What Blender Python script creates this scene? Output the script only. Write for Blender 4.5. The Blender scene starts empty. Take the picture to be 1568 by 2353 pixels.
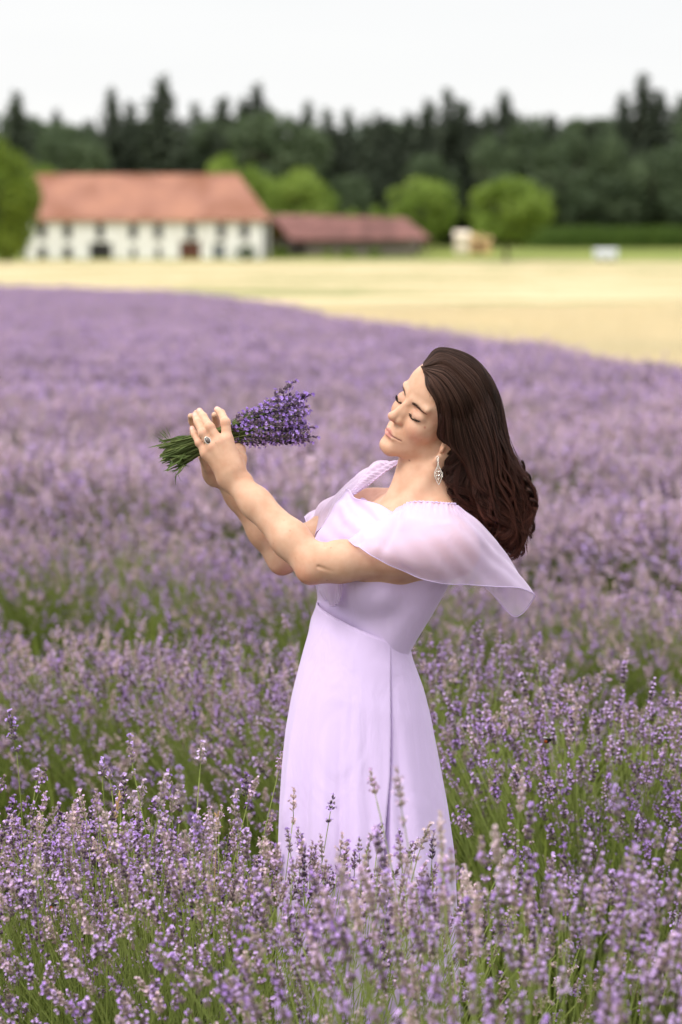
import bpy, math, random
import numpy as np
from mathutils import Vector, Matrix

R = math.radians
rng = np.random.default_rng(7)
random.seed(7)
SC = bpy.context.scene
COL = SC.collection

# ------------------------------------------------------------------ camera
F_PX = 85.0 / 36.0 * 2353.0          # focal length in units of a 1568 x 2353 frame
PITCH = math.atan(606.5 / F_PX)
CAMZ = 1.85
cam_d = bpy.data.cameras.new('camera')
cam_d.sensor_fit = 'VERTICAL'; cam_d.sensor_height = 36.0; cam_d.sensor_width = 24.0
cam_d.lens = 85.0
cam_d.clip_start = 0.05; cam_d.clip_end = 6000.0
cam_d.dof.use_dof = True
cam_d.dof.focus_distance = 4.46
cam_d.dof.aperture_fstop = 3.3
cam = bpy.data.objects.new('camera', cam_d); COL.objects.link(cam)
cam.location = (0, 0, CAMZ); cam.rotation_euler = (math.pi / 2 - PITCH, 0, 0)
SC.camera = cam
FW = np.array([0, math.cos(PITCH), -math.sin(PITCH)])
UW = np.array([0, math.sin(PITCH), math.cos(PITCH)])
XW = np.array([1.0, 0, 0])
CAMP = np.array([0, 0, CAMZ])
D0 = 4.5

def C(px, py, dd=0.0):
    """Point seen at (px, py) of the 1568 x 2353 frame, dd metres behind the plane the woman stands in."""
    px = np.asarray(px, float); py = np.asarray(py, float); d = D0 + np.asarray(dd, float)
    return CAMP + d[..., None] * (FW + ((px - 784.0) / F_PX)[..., None] * XW + ((1176.5 - py) / F_PX)[..., None] * UW)

def Vc(x, dep, up):
    return x * XW + dep * FW + up * UW

# ------------------------------------------------------------------ world: bright overcast
SUN_EL, SUN_AZ = R(50), R(-125)      # azimuth from +Y clockwise: behind the camera's left shoulder
world = bpy.data.worlds.new('World'); SC.world = world; world.use_nodes = True
nt = world.node_tree; nt.nodes.clear()
N = nt.nodes.new; L = nt.links.new
out = N('ShaderNodeOutputWorld')
sky = N('ShaderNodeTexSky'); sky.sky_type = 'NISHITA'; sky.sun_disc = False
sky.sun_elevation = SUN_EL; sky.sun_rotation = SUN_AZ
bgs = N('ShaderNodeBackground'); bgs.inputs[1].default_value = 0.1; L(sky.outputs[0], bgs.inputs[0])
tc = N('ShaderNodeTexCoord'); mp = N('ShaderNodeMapping'); mp.inputs['Scale'].default_value = (1.2, 1.2, 9.0)
L(tc.outputs['Generated'], mp.inputs[0])
nz = N('ShaderNodeTexNoise'); nz.inputs['Scale'].default_value = 1.6; nz.inputs['Detail'].default_value = 5; nz.inputs['Roughness'].default_value = 0.5
L(mp.outputs[0], nz.inputs[0])
cr = N('ShaderNodeValToRGB'); cr.color_ramp.elements[0].position = 0.36; cr.color_ramp.elements[1].position = 0.62
cr.color_ramp.elements[0].color = (0.875, 0.88, 0.89, 1); cr.color_ramp.elements[1].color = (0.95, 0.948, 0.945, 1)
L(nz.outputs[0], cr.inputs[0])
sp = N('ShaderNodeSeparateXYZ'); L(tc.outputs['Generated'], sp.inputs[0])
mr = N('ShaderNodeMapRange'); mr.inputs['From Min'].default_value = 0.0; mr.inputs['From Max'].default_value = 0.12
L(sp.outputs['Z'], mr.inputs['Value'])
mixc = N('ShaderNodeMix'); mixc.data_type = 'RGBA'; mixc.inputs['A'].default_value = (1.0, 0.99, 0.98, 1)
L(mr.outputs[0], mixc.inputs['Factor']); L(cr.outputs[0], mixc.inputs['B'])
bgc = N('ShaderNodeBackground'); L(mixc.outputs['Result'], bgc.inputs[0])
# overcast luminance: the cloud deck is brighter overhead than at the horizon
lum = N('ShaderNodeMapRange'); lum.inputs['From Min'].default_value = 0.12; lum.inputs['From Max'].default_value = 1.0; lum.inputs['To Min'].default_value = 0.70; lum.inputs['To Max'].default_value = 1.75
L(sp.outputs['Z'], lum.inputs['Value']); L(lum.outputs[0], bgc.inputs[1])
ms = N('ShaderNodeMixShader'); ms.inputs[0].default_value = 0.94
L(bgs.outputs[0], ms.inputs[1]); L(bgc.outputs[0], ms.inputs[2]); L(ms.outputs[0], out.inputs[0])

sun_d = bpy.data.lights.new('sun', 'SUN'); sun_d.energy = 1.5; sun_d.angle = R(16); sun_d.color = (1.0, 0.96, 0.9)
sun = bpy.data.objects.new('sun', sun_d); COL.objects.link(sun)
sdir = Vector((math.sin(SUN_AZ) * math.cos(SUN_EL), math.cos(SUN_AZ) * math.cos(SUN_EL), math.sin(SUN_EL)))
sun.rotation_euler = sdir.to_track_quat('Z', 'Y').to_euler(); sun.location = sdir * 30

SC.view_settings.view_transform = 'Standard'; SC.view_settings.look = 'None'
SC.view_settings.exposure = 0.58; SC.view_settings.gamma = 1.0; SC.view_settings.use_curve_mapping = False
SC.render.engine = 'CYCLES'
SC.cycles.use_denoising = True
SC.cycles.max_bounces = 6; SC.cycles.diffuse_bounces = 3; SC.cycles.glossy_bounces = 2
SC.cycles.transmission_bounces = 4; SC.cycles.transparent_max_bounces = 8
SC.cycles.caustics_reflective = False; SC.cycles.caustics_refractive = False

# ------------------------------------------------------------------ helpers
def tag(o, label=None, cat=None, group=None, kind=None):
    if label: o['label'] = label
    if cat: o['category'] = cat
    if group: o['group'] = group
    if kind: o['kind'] = kind
    return o

def empty(name, loc=(0, 0, 0), rz=0.0):
    o = bpy.data.objects.new(name, None); COL.objects.link(o)
    o.location = loc; o.rotation_euler = (0, 0, rz); o.empty_display_size = 0.1
    return o

def link(name, data, parent=None, loc=None):
    o = bpy.data.objects.new(name, data); COL.objects.link(o)
    if parent is not None: o.parent = parent
    if loc is not None: o.location = loc
    return o

def npmesh(name, v, faces, mat=None, smooth=False, col=None):
    """faces: (n,k) array, or list of such arrays with different k."""
    if not isinstance(faces, (list, tuple)): faces = [faces]
    faces = [np.asarray(f, np.int32) for f in faces if len(f)]
    me = bpy.data.meshes.new(name)
    v = np.asarray(v, np.float32)
    me.vertices.add(len(v)); me.vertices.foreach_set('co', v.ravel())
    loops = np.concatenate([f.ravel() for f in faces])
    tot = np.concatenate([np.full(len(f), f.shape[1], np.int32) for f in faces])
    st = np.concatenate([[0], np.cumsum(tot)[:-1]]).astype(np.int32)
    me.loops.add(len(loops)); me.loops.foreach_set('vertex_index', loops)
    me.polygons.add(len(tot)); me.polygons.foreach_set('loop_start', st)
    me.polygons.foreach_set('use_smooth', np.full(len(tot), smooth, bool))
    if col is not None:
        a = me.color_attributes.new('Col', 'FLOAT_COLOR', 'POINT')
        c = np.ones((len(v), 4), np.float32); c[:, :3] = col
        a.data.foreach_set('color', c.ravel())
    if mat is not None: me.materials.append(mat)
    me.update(calc_edges=True); me.validate()
    return me

def mat_new(name, color=(0.5, 0.5, 0.5), rough=0.6, spec=0.3):
    m = bpy.data.materials.new(name); m.use_nodes = True
    b = m.node_tree.nodes['Principled BSDF']
    b.inputs['Base Color'].default_value = (*color, 1); b.inputs['Roughness'].default_value = rough
    b.inputs['Specular IOR Level'].default_value = spec
    return m, m.node_tree, b

def mat_noise(name, c0, c1, scale=5.0, detail=5.0, rough=0.8, spec=0.2, bump=0.0, bscale=None, stretch=(1, 1, 1), coords='Object', mid=None, lo=0.35, hi=0.65):
    m, t, b = mat_new(name, c0, rough, spec)
    tcn = t.nodes.new('ShaderNodeTexCoord'); mpn = t.nodes.new('ShaderNodeMapping'); mpn.inputs['Scale'].default_value = stretch
    t.links.new(tcn.outputs[coords], mpn.inputs[0])
    n = t.nodes.new('ShaderNodeTexNoise'); n.inputs['Scale'].default_value = scale; n.inputs['Detail'].default_value = detail
    t.links.new(mpn.outputs[0], n.inputs[0])
    r = t.nodes.new('ShaderNodeValToRGB'); r.color_ramp.elements[0].position = lo; r.color_ramp.elements[1].position = hi
    r.color_ramp.elements[0].color = (*c0, 1); r.color_ramp.elements[1].color = (*c1, 1)
    if mid is not None:
        e = r.color_ramp.elements.new((lo + hi) / 2); e.color = (*mid, 1)
    t.links.new(n.outputs[0], r.inputs[0]); t.links.new(r.outputs[0], b.inputs['Base Color'])
    if bump > 0:
        n2 = t.nodes.new('ShaderNodeTexNoise'); n2.inputs['Scale'].default_value = bscale or scale * 3; n2.inputs['Detail'].default_value = 6
        t.links.new(mpn.outputs[0], n2.inputs[0])
        bp = t.nodes.new('ShaderNodeBump'); bp.inputs['Distance'].default_value = bump; bp.inputs['Strength'].default_value = 1.0
        t.links.new(n2.outputs[0], bp.inputs['Height']); t.links.new(bp.outputs[0], b.inputs['Normal'])
    return m

def mat_vcol(name, rough=0.7, spec=0.2, vary=0.0, transl=0.0):
    m, t, b = mat_new(name, (0.5, 0.5, 0.5), rough, spec)
    a = t.nodes.new('ShaderNodeVertexColor'); a.layer_name = 'Col'
    src = a.outputs[0]
    if vary > 0:
        oi = t.nodes.new('ShaderNodeObjectInfo'); hsv = t.nodes.new('ShaderNodeHueSaturation')
        m1 = t.nodes.new('ShaderNodeMapRange'); m1.inputs['To Min'].default_value = 1 - vary; m1.inputs['To Max'].default_value = 1 + vary
        t.links.new(oi.outputs['Random'], m1.inputs['Value']); t.links.new(m1.outputs[0], hsv.inputs['Value'])
        t.links.new(src, hsv.inputs['Color']); src = hsv.outputs[0]
    t.links.new(src, b.inputs['Base Color'])
    if transl > 0:
        tr = t.nodes.new('ShaderNodeBsdfTranslucent'); t.links.new(src, tr.inputs[0])
        mx = t.nodes.new('ShaderNodeMixShader'); mx.inputs[0].default_value = transl
        o = t.nodes['Material Output']
        t.links.new(b.outputs[0], mx.inputs[1]); t.links.new(tr.outputs[0], mx.inputs[2]); t.links.new(mx.outputs[0], o.inputs[0])
    return m

def box(x0, x1, y0, y1, z0, z1):
    v = np.array([(x, y, z) for z in (z0, z1) for y in (y0, y1) for x in (x0, x1)], float)
    f = np.array([(0, 2, 3, 1), (4, 5, 7, 6), (0, 1, 5, 4), (2, 6, 7, 3), (0, 4, 6, 2), (1, 3, 7, 5)])
    return v, f

class MB:
    """Collects verts and faces of several shapes into one mesh."""
    def __init__(s): s.v = []; s.f = {}; s.c = []; s.n = 0
    def add(s, v, f, col=None):
        v = np.asarray(v, float)
        fl = f if isinstance(f, list) else [f]
        for q in fl:
            q = np.asarray(q, np.int64)
            if len(q): s.f.setdefault(q.shape[1], []).append(q + s.n)
        s.v.append(v); s.n += len(v)
        if col is not None:
            c = np.asarray(col, float)
            s.c.append(np.broadcast_to(c, (len(v), 3)) if c.ndim == 1 else c)
        return s
    def box(s, *a, col=None): return s.add(*box(*a), col=col)
    def mesh(s, name, mat=None, smooth=False):
        return npmesh(name, np.concatenate(s.v), [np.concatenate(q) for q in s.f.values()], mat, smooth, np.concatenate(s.c) if s.c else None)

def tube(pts, rad, seg=6, closed=False, cap=True):
    """Tube along a polyline -> verts, faces list."""
    p = np.asarray(pts, float); n = len(p)
    rad = np.broadcast_to(np.asarray(rad, float), (n,))
    if closed: t = np.roll(p, -1, 0) - np.roll(p, 1, 0)
    else: t = np.gradient(p, axis=0)
    t /= np.linalg.norm(t, axis=1)[:, None] + 1e-12
    up = np.array([0, 0, 1.0]) if abs(t[0, 2]) < 0.9 else np.array([1.0, 0, 0])
    a = np.cross(t[0], up); a /= np.linalg.norm(a)
    ns = []
    for i in range(n):
        a = a - t[i] * a.dot(t[i]); a /= np.linalg.norm(a) + 1e-12; ns.append(a)
    ns = np.array(ns); bs = np.cross(t, ns)
    th = np.arange(seg) * 2 * math.pi / seg
    v = p[:, None] + rad[:, None, None] * (np.cos(th)[None, :, None] * ns[:, None] + np.sin(th)[None, :, None] * bs[:, None])
    v = v.reshape(-1, 3)
    i = np.arange(n if closed else n - 1)[:, None]; j = np.arange(seg)[None]
    i2 = (i + 1) % n; j2 = (j + 1) % seg
    f = np.stack([i * seg + j, i * seg + j2, i2 * seg + j2, i2 * seg + j], -1).reshape(-1, 4)
    fl = [f]
    if cap and not closed and seg > 2:
        fl.append(np.arange(seg)[None, ::-1]); fl.append((np.arange(seg) + (n - 1) * seg)[None])
    return v, fl

def catmull(P, n, axis=0):
    """Catmull-Rom resample control points along axis to n samples."""
    P = np.moveaxis(np.asarray(P, float), axis, 0); m = len(P)
    u = np.linspace(0, m - 1, n); i = np.clip(u.astype(int), 0, m - 2); t = (u - i).reshape((-1,) + (1,) * (P.ndim - 1))
    ext = np.concatenate([2 * P[:1] - P[1:2], P, 2 * P[-1:] - P[-2:-1]])
    a, b, c, d = ext[i], ext[i + 1], ext[i + 2], ext[i + 3]
    r = 0.5 * (2 * b + (c - a) * t + (2 * a - 5 * b + 4 * c - d) * t * t + (3 * b - a - 3 * c + d) * t ** 3)
    return np.moveaxis(r, 0, axis)

def gridfaces(nu, nv, wrap=False):
    i = np.arange(nu if wrap else nu - 1)[:, None]; j = np.arange(nv - 1)[None]
    i2 = (i + 1) % nu
    return np.stack([i * nv + j, i2 * nv + j, i2 * nv + j + 1, i * nv + j + 1], -1).reshape(-1, 4)

def smoothstep(a, b, x):
    t = np.clip((x - a) / (b - a), 0, 1); return t * t * (3 - 2 * t)

# ------------------------------------------------------------------ ground, fields
def ter(y):
    return 1.9 * smoothstep(316, 384, np.asarray(y, float)) + 1.5 * smoothstep(384, 470, np.asarray(y, float)) + 6 * smoothstep(470, 900, np.asarray(y, float))

ys = np.concatenate([np.linspace(-40, 340, 60), np.linspace(345, 500, 40), np.linspace(520, 1000, 20), np.linspace(1100, 4500, 12)])
xs = np.concatenate([np.linspace(-2500, -200, 12), np.linspace(-180, 180, 60), np.linspace(200, 2500, 12)])
gx, gy = np.meshgrid(xs, ys, indexing='ij')
m_grass = mat_noise('meadow_grass', (0.13, 0.17, 0.035), (0.24, 0.26, 0.06), scale=0.08, detail=8, rough=0.9, bump=0.05, bscale=6)
g = link('ground', npmesh('ground', np.stack([gx, gy, ter(gy)], -1).reshape(-1, 3), gridfaces(len(xs), len(ys)), m_grass, True)); tag(g, kind='structure')

# edge between lavender and straw field, going from near right to far left
EDGE = catmull(np.array([(6.6, 8.0), (4.7, 15.5), (3.2, 22.7), (2.1, 27.8), (0.75, 34.7), (-0.65, 42.7), (-3.4, 56), (-8.2, 66), (-16, 74), (-34, 84), (-70, 95)]), 60)
def poly_sheet(pts, z, name, mat, rim=0.0):
    pts = np.asarray(pts, float); n = len(pts)
    v = [np.c_[pts, np.full(n, z)]]; f = [np.arange(n)[None]]
    if rim > 0:
        v.append(np.c_[pts, np.full(n, z - rim)])
        i = np.arange(n); f.append(np.stack([i, i + n, (i + 1) % n + n, (i + 1) % n], -1))
    return npmesh(name, np.concatenate(v), f, mat)

m_soil = mat_noise('lavender_soil', (0.035, 0.026, 0.017), (0.075, 0.075, 0.03), scale=2.2, detail=8, rough=0.95, bump=0.03, bscale=18)
sx = np.array([(9.5, -2), (9.5, 4)]) 
soil_pts = np.concatenate([[(-70, -3), (8.5, -3)], EDGE])
so = link('soil', poly_sheet(soil_pts, 0.02, 'soil', m_soil)); tag(so, kind='structure')

# straw field: strip grid between EDGE and y=338
m_straw, t, b = mat_new('straw_field', (0.6, 0.48, 0.2), 0.9, 0.1)
tcn = t.nodes.new('ShaderNodeTexCoord')
mpa = t.nodes.new('ShaderNodeMapping'); mpa.inputs['Scale'].default_value = (0.06, 0.16, 1); mpa.inputs['Rotation'].default_value = (0, 0, R(-14))
t.links.new(tcn.outputs['Object'], mpa.inputs[0])
na = t.nodes.new('ShaderNodeTexNoise'); na.inputs['Scale'].default_value = 1.0; na.inputs['Detail'].default_value = 6; na.inputs['Roughness'].default_value = 0.6
t.links.new(mpa.outputs[0], na.inputs[0])
ra = t.nodes.new('ShaderNodeValToRGB'); e = ra.color_ramp.elements
e[0].position = 0.38; e[0].color = (0.19, 0.23, 0.08, 1); e[1].position = 0.62; e[1].color = (0.64, 0.52, 0.335, 1)
e2 = e.new(0.50); e2.color = (0.50, 0.405, 0.24, 1)
t.links.new(na.outputs[0], ra.inputs[0])
nb = t.nodes.new('ShaderNodeTexNoise'); nb.inputs['Scale'].default_value = 3.0; nb.inputs['Detail'].default_value = 8
t.links.new(tcn.outputs['Object'], nb.inputs[0])
mb_ = t.nodes.new('ShaderNodeMix'); mb_.data_type = 'RGBA'; mb_.blend_type = 'MULTIPLY'; mb_.inputs['Factor'].default_value = 0.5
rb = t.nodes.new('ShaderNodeValToRGB'); rb.color_ramp.elements[0].position = 0.35; rb.color_ramp.elements[0].color = (0.7, 0.66, 0.5, 1); rb.color_ramp.elements[1].position = 0.55
t.links.new(nb.outputs[0], rb.inputs[0]); t.links.new(ra.outputs[0], mb_.inputs['A']); t.links.new(rb.outputs[0], mb_.inputs['B'])
t.links.new(mb_.outputs['Result'], b.inputs['Base Color'])
bp = t.nodes.new('ShaderNodeBump'); bp.inputs['Distance'].default_value = 0.06; t.links.new(nb.outputs[0], bp.inputs['Height']); t.links.new(bp.outputs[0], b.inputs['Normal'])
far = np.stack([np.interp(np.linspace(0, 1, len(EDGE)), [0, .3, .6, 1], [150, 60, -30, -200]), np.interp(np.linspace(0, 1, len(EDGE)), [0, .35, .6, 1], [296, 306, 322, 326])], -1)
nv_ = 70; tt = np.linspace(0, 1, nv_) ** 1.8
G = EDGE[:, None] * (1 - tt[None, :, None]) + far[:, None] * tt[None, :, None]
rngz = np.random.default_rng(3)
zz = 0.10 + 0.05 * rngz.random(G.shape[:2]); zz[:, 0] = 0.03
fld = link('straw_field', npmesh('straw_field', np.concatenate([G, zz[..., None]], -1).reshape(-1, 3), gridfaces(len(EDGE), nv_), m_straw, True)); tag(fld, kind='structure')

# straw tufts along the near part of the straw field
def blades(n, h, w, spread, col0, col1, lean=0.35, r=None, seg=2):
    r = r or rng
    base = np.c_[r.normal(0, spread, (n, 2)), np.zeros(n)]
    az = r.random(n) * 6.283; ln = r.random(n) * lean; hh = h * (0.6 + 0.5 * r.random(n))
    dirx = np.stack([np.cos(az), np.sin(az), np.zeros(n)], -1); side = np.stack([-np.sin(az), np.cos(az), np.zeros(n)], -1)
    V = []; 
    for k in range(seg + 1):
        s = k / seg
        c = base + dirx * (hh * ln * s * s)[:, None] + np.array([0, 0, 1]) * (hh * s * (1 - 0.3 * ln * s))[:, None]
        wd = w * (1 - s) ** 0.7
        if k < seg: V += [c - side * wd / 2, c + side * wd / 2]
        else: V += [c]
    V = np.stack(V, 1); m = V.shape[1]
    F3 = []; F4 = []
    off = np.arange(n)[:, None] * m
    for k in range(seg - 1): F4.append(off + np.array([2 * k, 2 * k + 1, 2 * k + 3, 2 * k + 2]))
    F3.append(off + np.array([2 * seg - 2, 2 * seg - 1, 2 * seg]))
    col = np.asarray(col0) + (np.asarray(col1) - np.asarray(col0)) * r.random(n)[:, None]
    return V.reshape(-1, 3), ([np.concatenate(F4)] if F4 else []) + [np.concatenate(F3)], np.repeat(col, m, 0)

m_blade = mat_vcol('blade', 0.75, 0.2, transl=0.3)

def gn_scatter(name, source, pts, rotz, scl, kind='stuff'):
    """One object: real points, each drawing a copy of the source object's mesh."""
    me = bpy.data.meshes.new(name); me.vertices.add(len(pts)); me.vertices.foreach_set('co', np.asarray(pts, np.float32).ravel())
    a = me.attributes.new('rz', 'FLOAT', 'POINT'); a.data.foreach_set('value', np.asarray(rotz, np.float32))
    a = me.attributes.new('sc', 'FLOAT', 'POINT'); a.data.foreach_set('value', np.asarray(scl, np.float32))
    o = link(name, me); tag(o, kind=kind)
    ng = bpy.data.node_groups.new(name, 'GeometryNodeTree')
    ng.interface.new_socket('Geometry', in_out='INPUT', socket_type='NodeSocketGeometry')
    ng.interface.new_socket('Geometry', in_out='OUTPUT', socket_type='NodeSocketGeometry')
    n = ng.nodes.new; l = ng.links.new
    gi = n('NodeGroupInput'); go = n('NodeGroupOutput')
    oi = n('GeometryNodeObjectInfo'); oi.transform_space = 'ORIGINAL'; oi.inputs['Object'].default_value = source; oi.inputs['As Instance'].default_value = True
    ip = n('GeometryNodeInstanceOnPoints')
    ar = n('GeometryNodeInputNamedAttribute'); ar.data_type = 'FLOAT'; ar.inputs['Name'].default_value = 'rz'
    as_ = n('GeometryNodeInputNamedAttribute'); as_.data_type = 'FLOAT'; as_.inputs['Name'].default_value = 'sc'
    cx = n('ShaderNodeCombineXYZ'); l(ar.outputs['Attribute'], cx.inputs['Z'])
    sx_ = n('ShaderNodeCombineXYZ')
    for k in 'XYZ': l(as_.outputs['Attribute'], sx_.inputs[k])
    l(gi.outputs[0], ip.inputs['Points']); l(oi.outputs['Geometry'], ip.inputs['Instance'])
    l(cx.outputs[0], ip.inputs['Rotation']); l(sx_.outputs[0], ip.inputs['Scale']); l(ip.outputs[0], go.inputs[0])
    md = o.modifiers.new('scatter', 'NODES'); md.node_group = ng
    return o

v_, f_, c_ = blades(260, 0.32, 0.012, 0.32, (0.62, 0.53, 0.34), (0.82, 0.72, 0.50))
tuft_src = link('straw_tuft', npmesh('straw_tuft', v_, f_, m_blade, col=c_), loc=(4.9, 17.5, 0.1))
tag(tuft_src, 'pale dry straw tuft at the edge of the lavender field', 'straw tuft', kind='stuff')
P = []
for i in range(5200):
    k = rng.integers(4, 40); e_ = EDGE[k] + rng.normal(0, 0.5, 2); dd = rng.random() ** 1.7 * 45.0
    q = e_ + np.array([0.9, 0.43]) * (0.35 + dd)
    if abs(q[0]) < 0.2 * q[1] + 1: P.append((q[0], q[1], 0.06))
gs = gn_scatter('straw_stubble', tuft_src, P, rng.random(len(P)) * 6.28, 0.6 + 0.5 * rng.random(len(P)))
tag(gs, 'pale golden dry straw standing behind the lavender field', 'straw')

# far wooded hill behind the wood
hx = np.linspace(-420, 420, 90); 
ridge = 9.0 + 24 + 4 * np.sin(hx / 31.0) + 3 * np.sin(hx / 12.3 + 1) + 1.5 * rng.random(90)
hv = np.stack([np.stack([hx, np.full(90, y0), np.full(90, 4.0) + (ridge - 4) * s], -1) for y0, s in ((560, 0), (640, 0.75), (700, 1.0), (900, 0.9))], 1)
m_hill = mat_noise('hill_wood', (0.035, 0.048, 0.035), (0.065, 0.085, 0.055), scale=0.12, detail=8, rough=0.95, bump=2.0, bscale=0.3)
hl = link('hill', npmesh('hill', hv.reshape(-1, 3), gridfaces(90, 4), m_hill, True)); tag(hl, kind='structure')

# ------------------------------------------------------------------ farm buildings
def Gp(px, py, d):
    """world x,z of an image point at world depth d"""
    u = (1176.5 - py) / F_PX; s = d / (FW[1] + u * UW[1]); q = CAMP + s * (FW + (px - 784) / F_PX * XW + u * UW); return q[0], q[2]

m_plaster = mat_noise('white_plaster', (0.74, 0.71, 0.68), (0.84, 0.82, 0.80), scale=0.5, detail=8, rough=0.9, bump=0.01, bscale=8)
m_tile = mat_noise('clay_roof_tile', (0.32, 0.15, 0.10), (0.46, 0.235, 0.165), scale=0.25, detail=6, rough=0.85, bump=0.02, bscale=9, mid=(0.385, 0.195, 0.145))
m_tile2 = mat_noise('dark_red_roof', (0.13, 0.060, 0.052), (0.26, 0.12, 0.105), scale=0.4, detail=6, rough=0.7, bump=0.02, bscale=4)
m_wood = mat_noise('grey_boards', (0.16, 0.13, 0.115), (0.30, 0.26, 0.23), scale=3, detail=6, rough=0.85, stretch=(4, 4, 0.4))
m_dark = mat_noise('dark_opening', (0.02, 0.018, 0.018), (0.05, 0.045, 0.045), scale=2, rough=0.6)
m_glass, _, _ = mat_new('window_glass', (0.03, 0.03, 0.035), 0.1, 0.5)
m_frame, _, _ = mat_new('window_frame', (0.10, 0.075, 0.06), 0.6)
m_brown = mat_noise('brown_gate_wood', (0.09, 0.035, 0.025), (0.16, 0.07, 0.05), scale=4, rough=0.7)
m_grey = mat_noise('blue_grey_door', (0.12, 0.13, 0.15), (0.2, 0.21, 0.23), scale=4, rough=0.7)

DB = 335.0; K = DB / F_PX            # metres per pixel at the barn
BX = lambda px: float(Gp(px, 500, DB)[0])
BZ = lambda py: float(Gp(784, py, DB)[1] - GB)
GB = float(ter(DB)) - .05
barn = empty('barn', (0, DB, GB)); tag(barn, 'long white barn with a red tiled roof and two rows of small windows', 'barn')
x0, x1 = BX(50), BX(613); zE = BZ(508); zR = BZ(404); dep = 13.0
ow = 1.6  # opening list (px centre, half width px, top, bottom)
ops = []
for c in (97, 155, 230, 306, 364, 439, 508, 562): ops.append((c, 9.5, 512, 550, 'window'))
for c in (97, 155): ops.append((c, 10.0, 566, 602, 'window'))
for c in (306, 364): ops.append((c, 7.0, 569, 592, 'window'))
ops += [(231, 26, 557, 603, 'gate'), (437, 25, 554, 603, 'gate'), (503, 14, 560, 602, 'door')]
# front wall with real openings: cut into cells
xb = sorted(set([x0, x1] + [BX(c - h) for c, h, *_ in ops] + [BX(c + h) for c, h, *_ in ops]))
zb = sorted(set([0.0, zE] + [BZ(o[2]) for o in ops] + [BZ(o[3]) for o in ops]))
mb = MB()
def is_open(x, z):
    return any(BX(c - h) < x < BX(c + h) and BZ(b_) < z < BZ(t_) for c, h, t_, b_, _ in ops)
WT = 0.5
for i in range(len(xb) - 1):
    k0 = 0
    while k0 < len(zb) - 1:
        xm = (xb[i] + xb[i + 1]) / 2
        if is_open(xm, (zb[k0] + zb[k0 + 1]) / 2): k0 += 1; continue
        k1 = k0
        while k1 < len(zb) - 1 and not is_open(xm, (zb[k1] + zb[k1 + 1]) / 2): k1 += 1
        mb.box(xb[i], xb[i + 1], 0, WT, zb[k0] - (0.5 if k0 == 0 else 0), zb[k1]); k0 = k1
link('front_wall', mb.mesh('front_wall', m_plaster), barn)
mb = MB(); mb.box(x0, x1, dep - WT, dep, -0.5, zE); link('rear_wall', mb.mesh('rear_wall', m_plaster), barn)
mb = MB()
gv = np.array([(x0 - .01, 0, -.5), (x0 - .01, dep, -.5), (x0 - .01, dep, zE), (x0 - .01, dep / 2, zR - .3), (x0 - .01, 0, zE)]); gv2 = gv + np.array([WT, 0, 0])
mb.add(np.concatenate([gv, gv2]), [np.array([[4, 3, 2, 1, 0]]), np.array([[5, 6, 7, 8, 9]]), np.array([(i, (i + 1) % 5, (i + 1) % 5 + 5, i + 5) for i in range(5)])])
link('gable_wall', mb.mesh('gable_wall', m_plaster), barn)
mb = MB(); mb.box(x1 - WT, x1 + .01, 0.0, dep, -0.5, zE + .02); link('side_wall', mb.mesh('side_wall', m_plaster), barn)
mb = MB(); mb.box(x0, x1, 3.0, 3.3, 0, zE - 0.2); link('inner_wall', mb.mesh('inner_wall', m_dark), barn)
for c, h, t_, b_, kind in ops:
    xa, xc, za, zc = BX(c - h), BX(c + h), BZ(b_), BZ(t_)
    if kind == 'window':
        mb = MB(); fr = 0.09
        mb.box(xa, xa + fr, .22, .3, za, zc).box(xc - fr, xc, .22, .3, za, zc).box(xa + fr, xc - fr, .22, .3, zc - fr, zc).box(xa + fr, xc - fr, .22, .3, za, za + fr)
        mb.box((xa + xc) / 2 - .03, (xa + xc) / 2 + .03, .22, .3, za + fr, zc - fr)
        w = link('window', mb.mesh('window', m_frame), barn)
        mb = MB(); mb.box(xa + .01, xc - .01, .25, .27, za + .01, zc - .01); link('pane', mb.mesh('pane', m_glass), w)
        mb = MB(); mb.box(xa - .08, xc + .08, -.08, .2, za - .1, za); link('sill', mb.mesh('sill', m_plaster), w)
    else:
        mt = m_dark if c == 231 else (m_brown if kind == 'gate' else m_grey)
        mb = MB(); n_ = 6 if kind == 'gate' else 3
        d = empty('gate' if kind == 'gate' else 'door'); d.parent = barn
        for q in range(n_):
            xq = xa + (xc - xa) * q / n_; xr = xa + (xc - xa) * (q + 1) / n_
            bb = MB(); bb.box(xq + .015, xr - .015, .25, .32, za, zc); link('plank', bb.mesh('plank', mt), d)
        for zq in (za + .3, zc - .45):
            bb = MB(); bb.box(xa, xc, .2, .248, zq, zq + .15); link('rail', bb.mesh('rail', mt), d)
        if c == 231: d['label'] = 'dark left gate of the barn'
        elif kind == 'gate': d['label'] = 'brown gate right of the middle'
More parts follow.
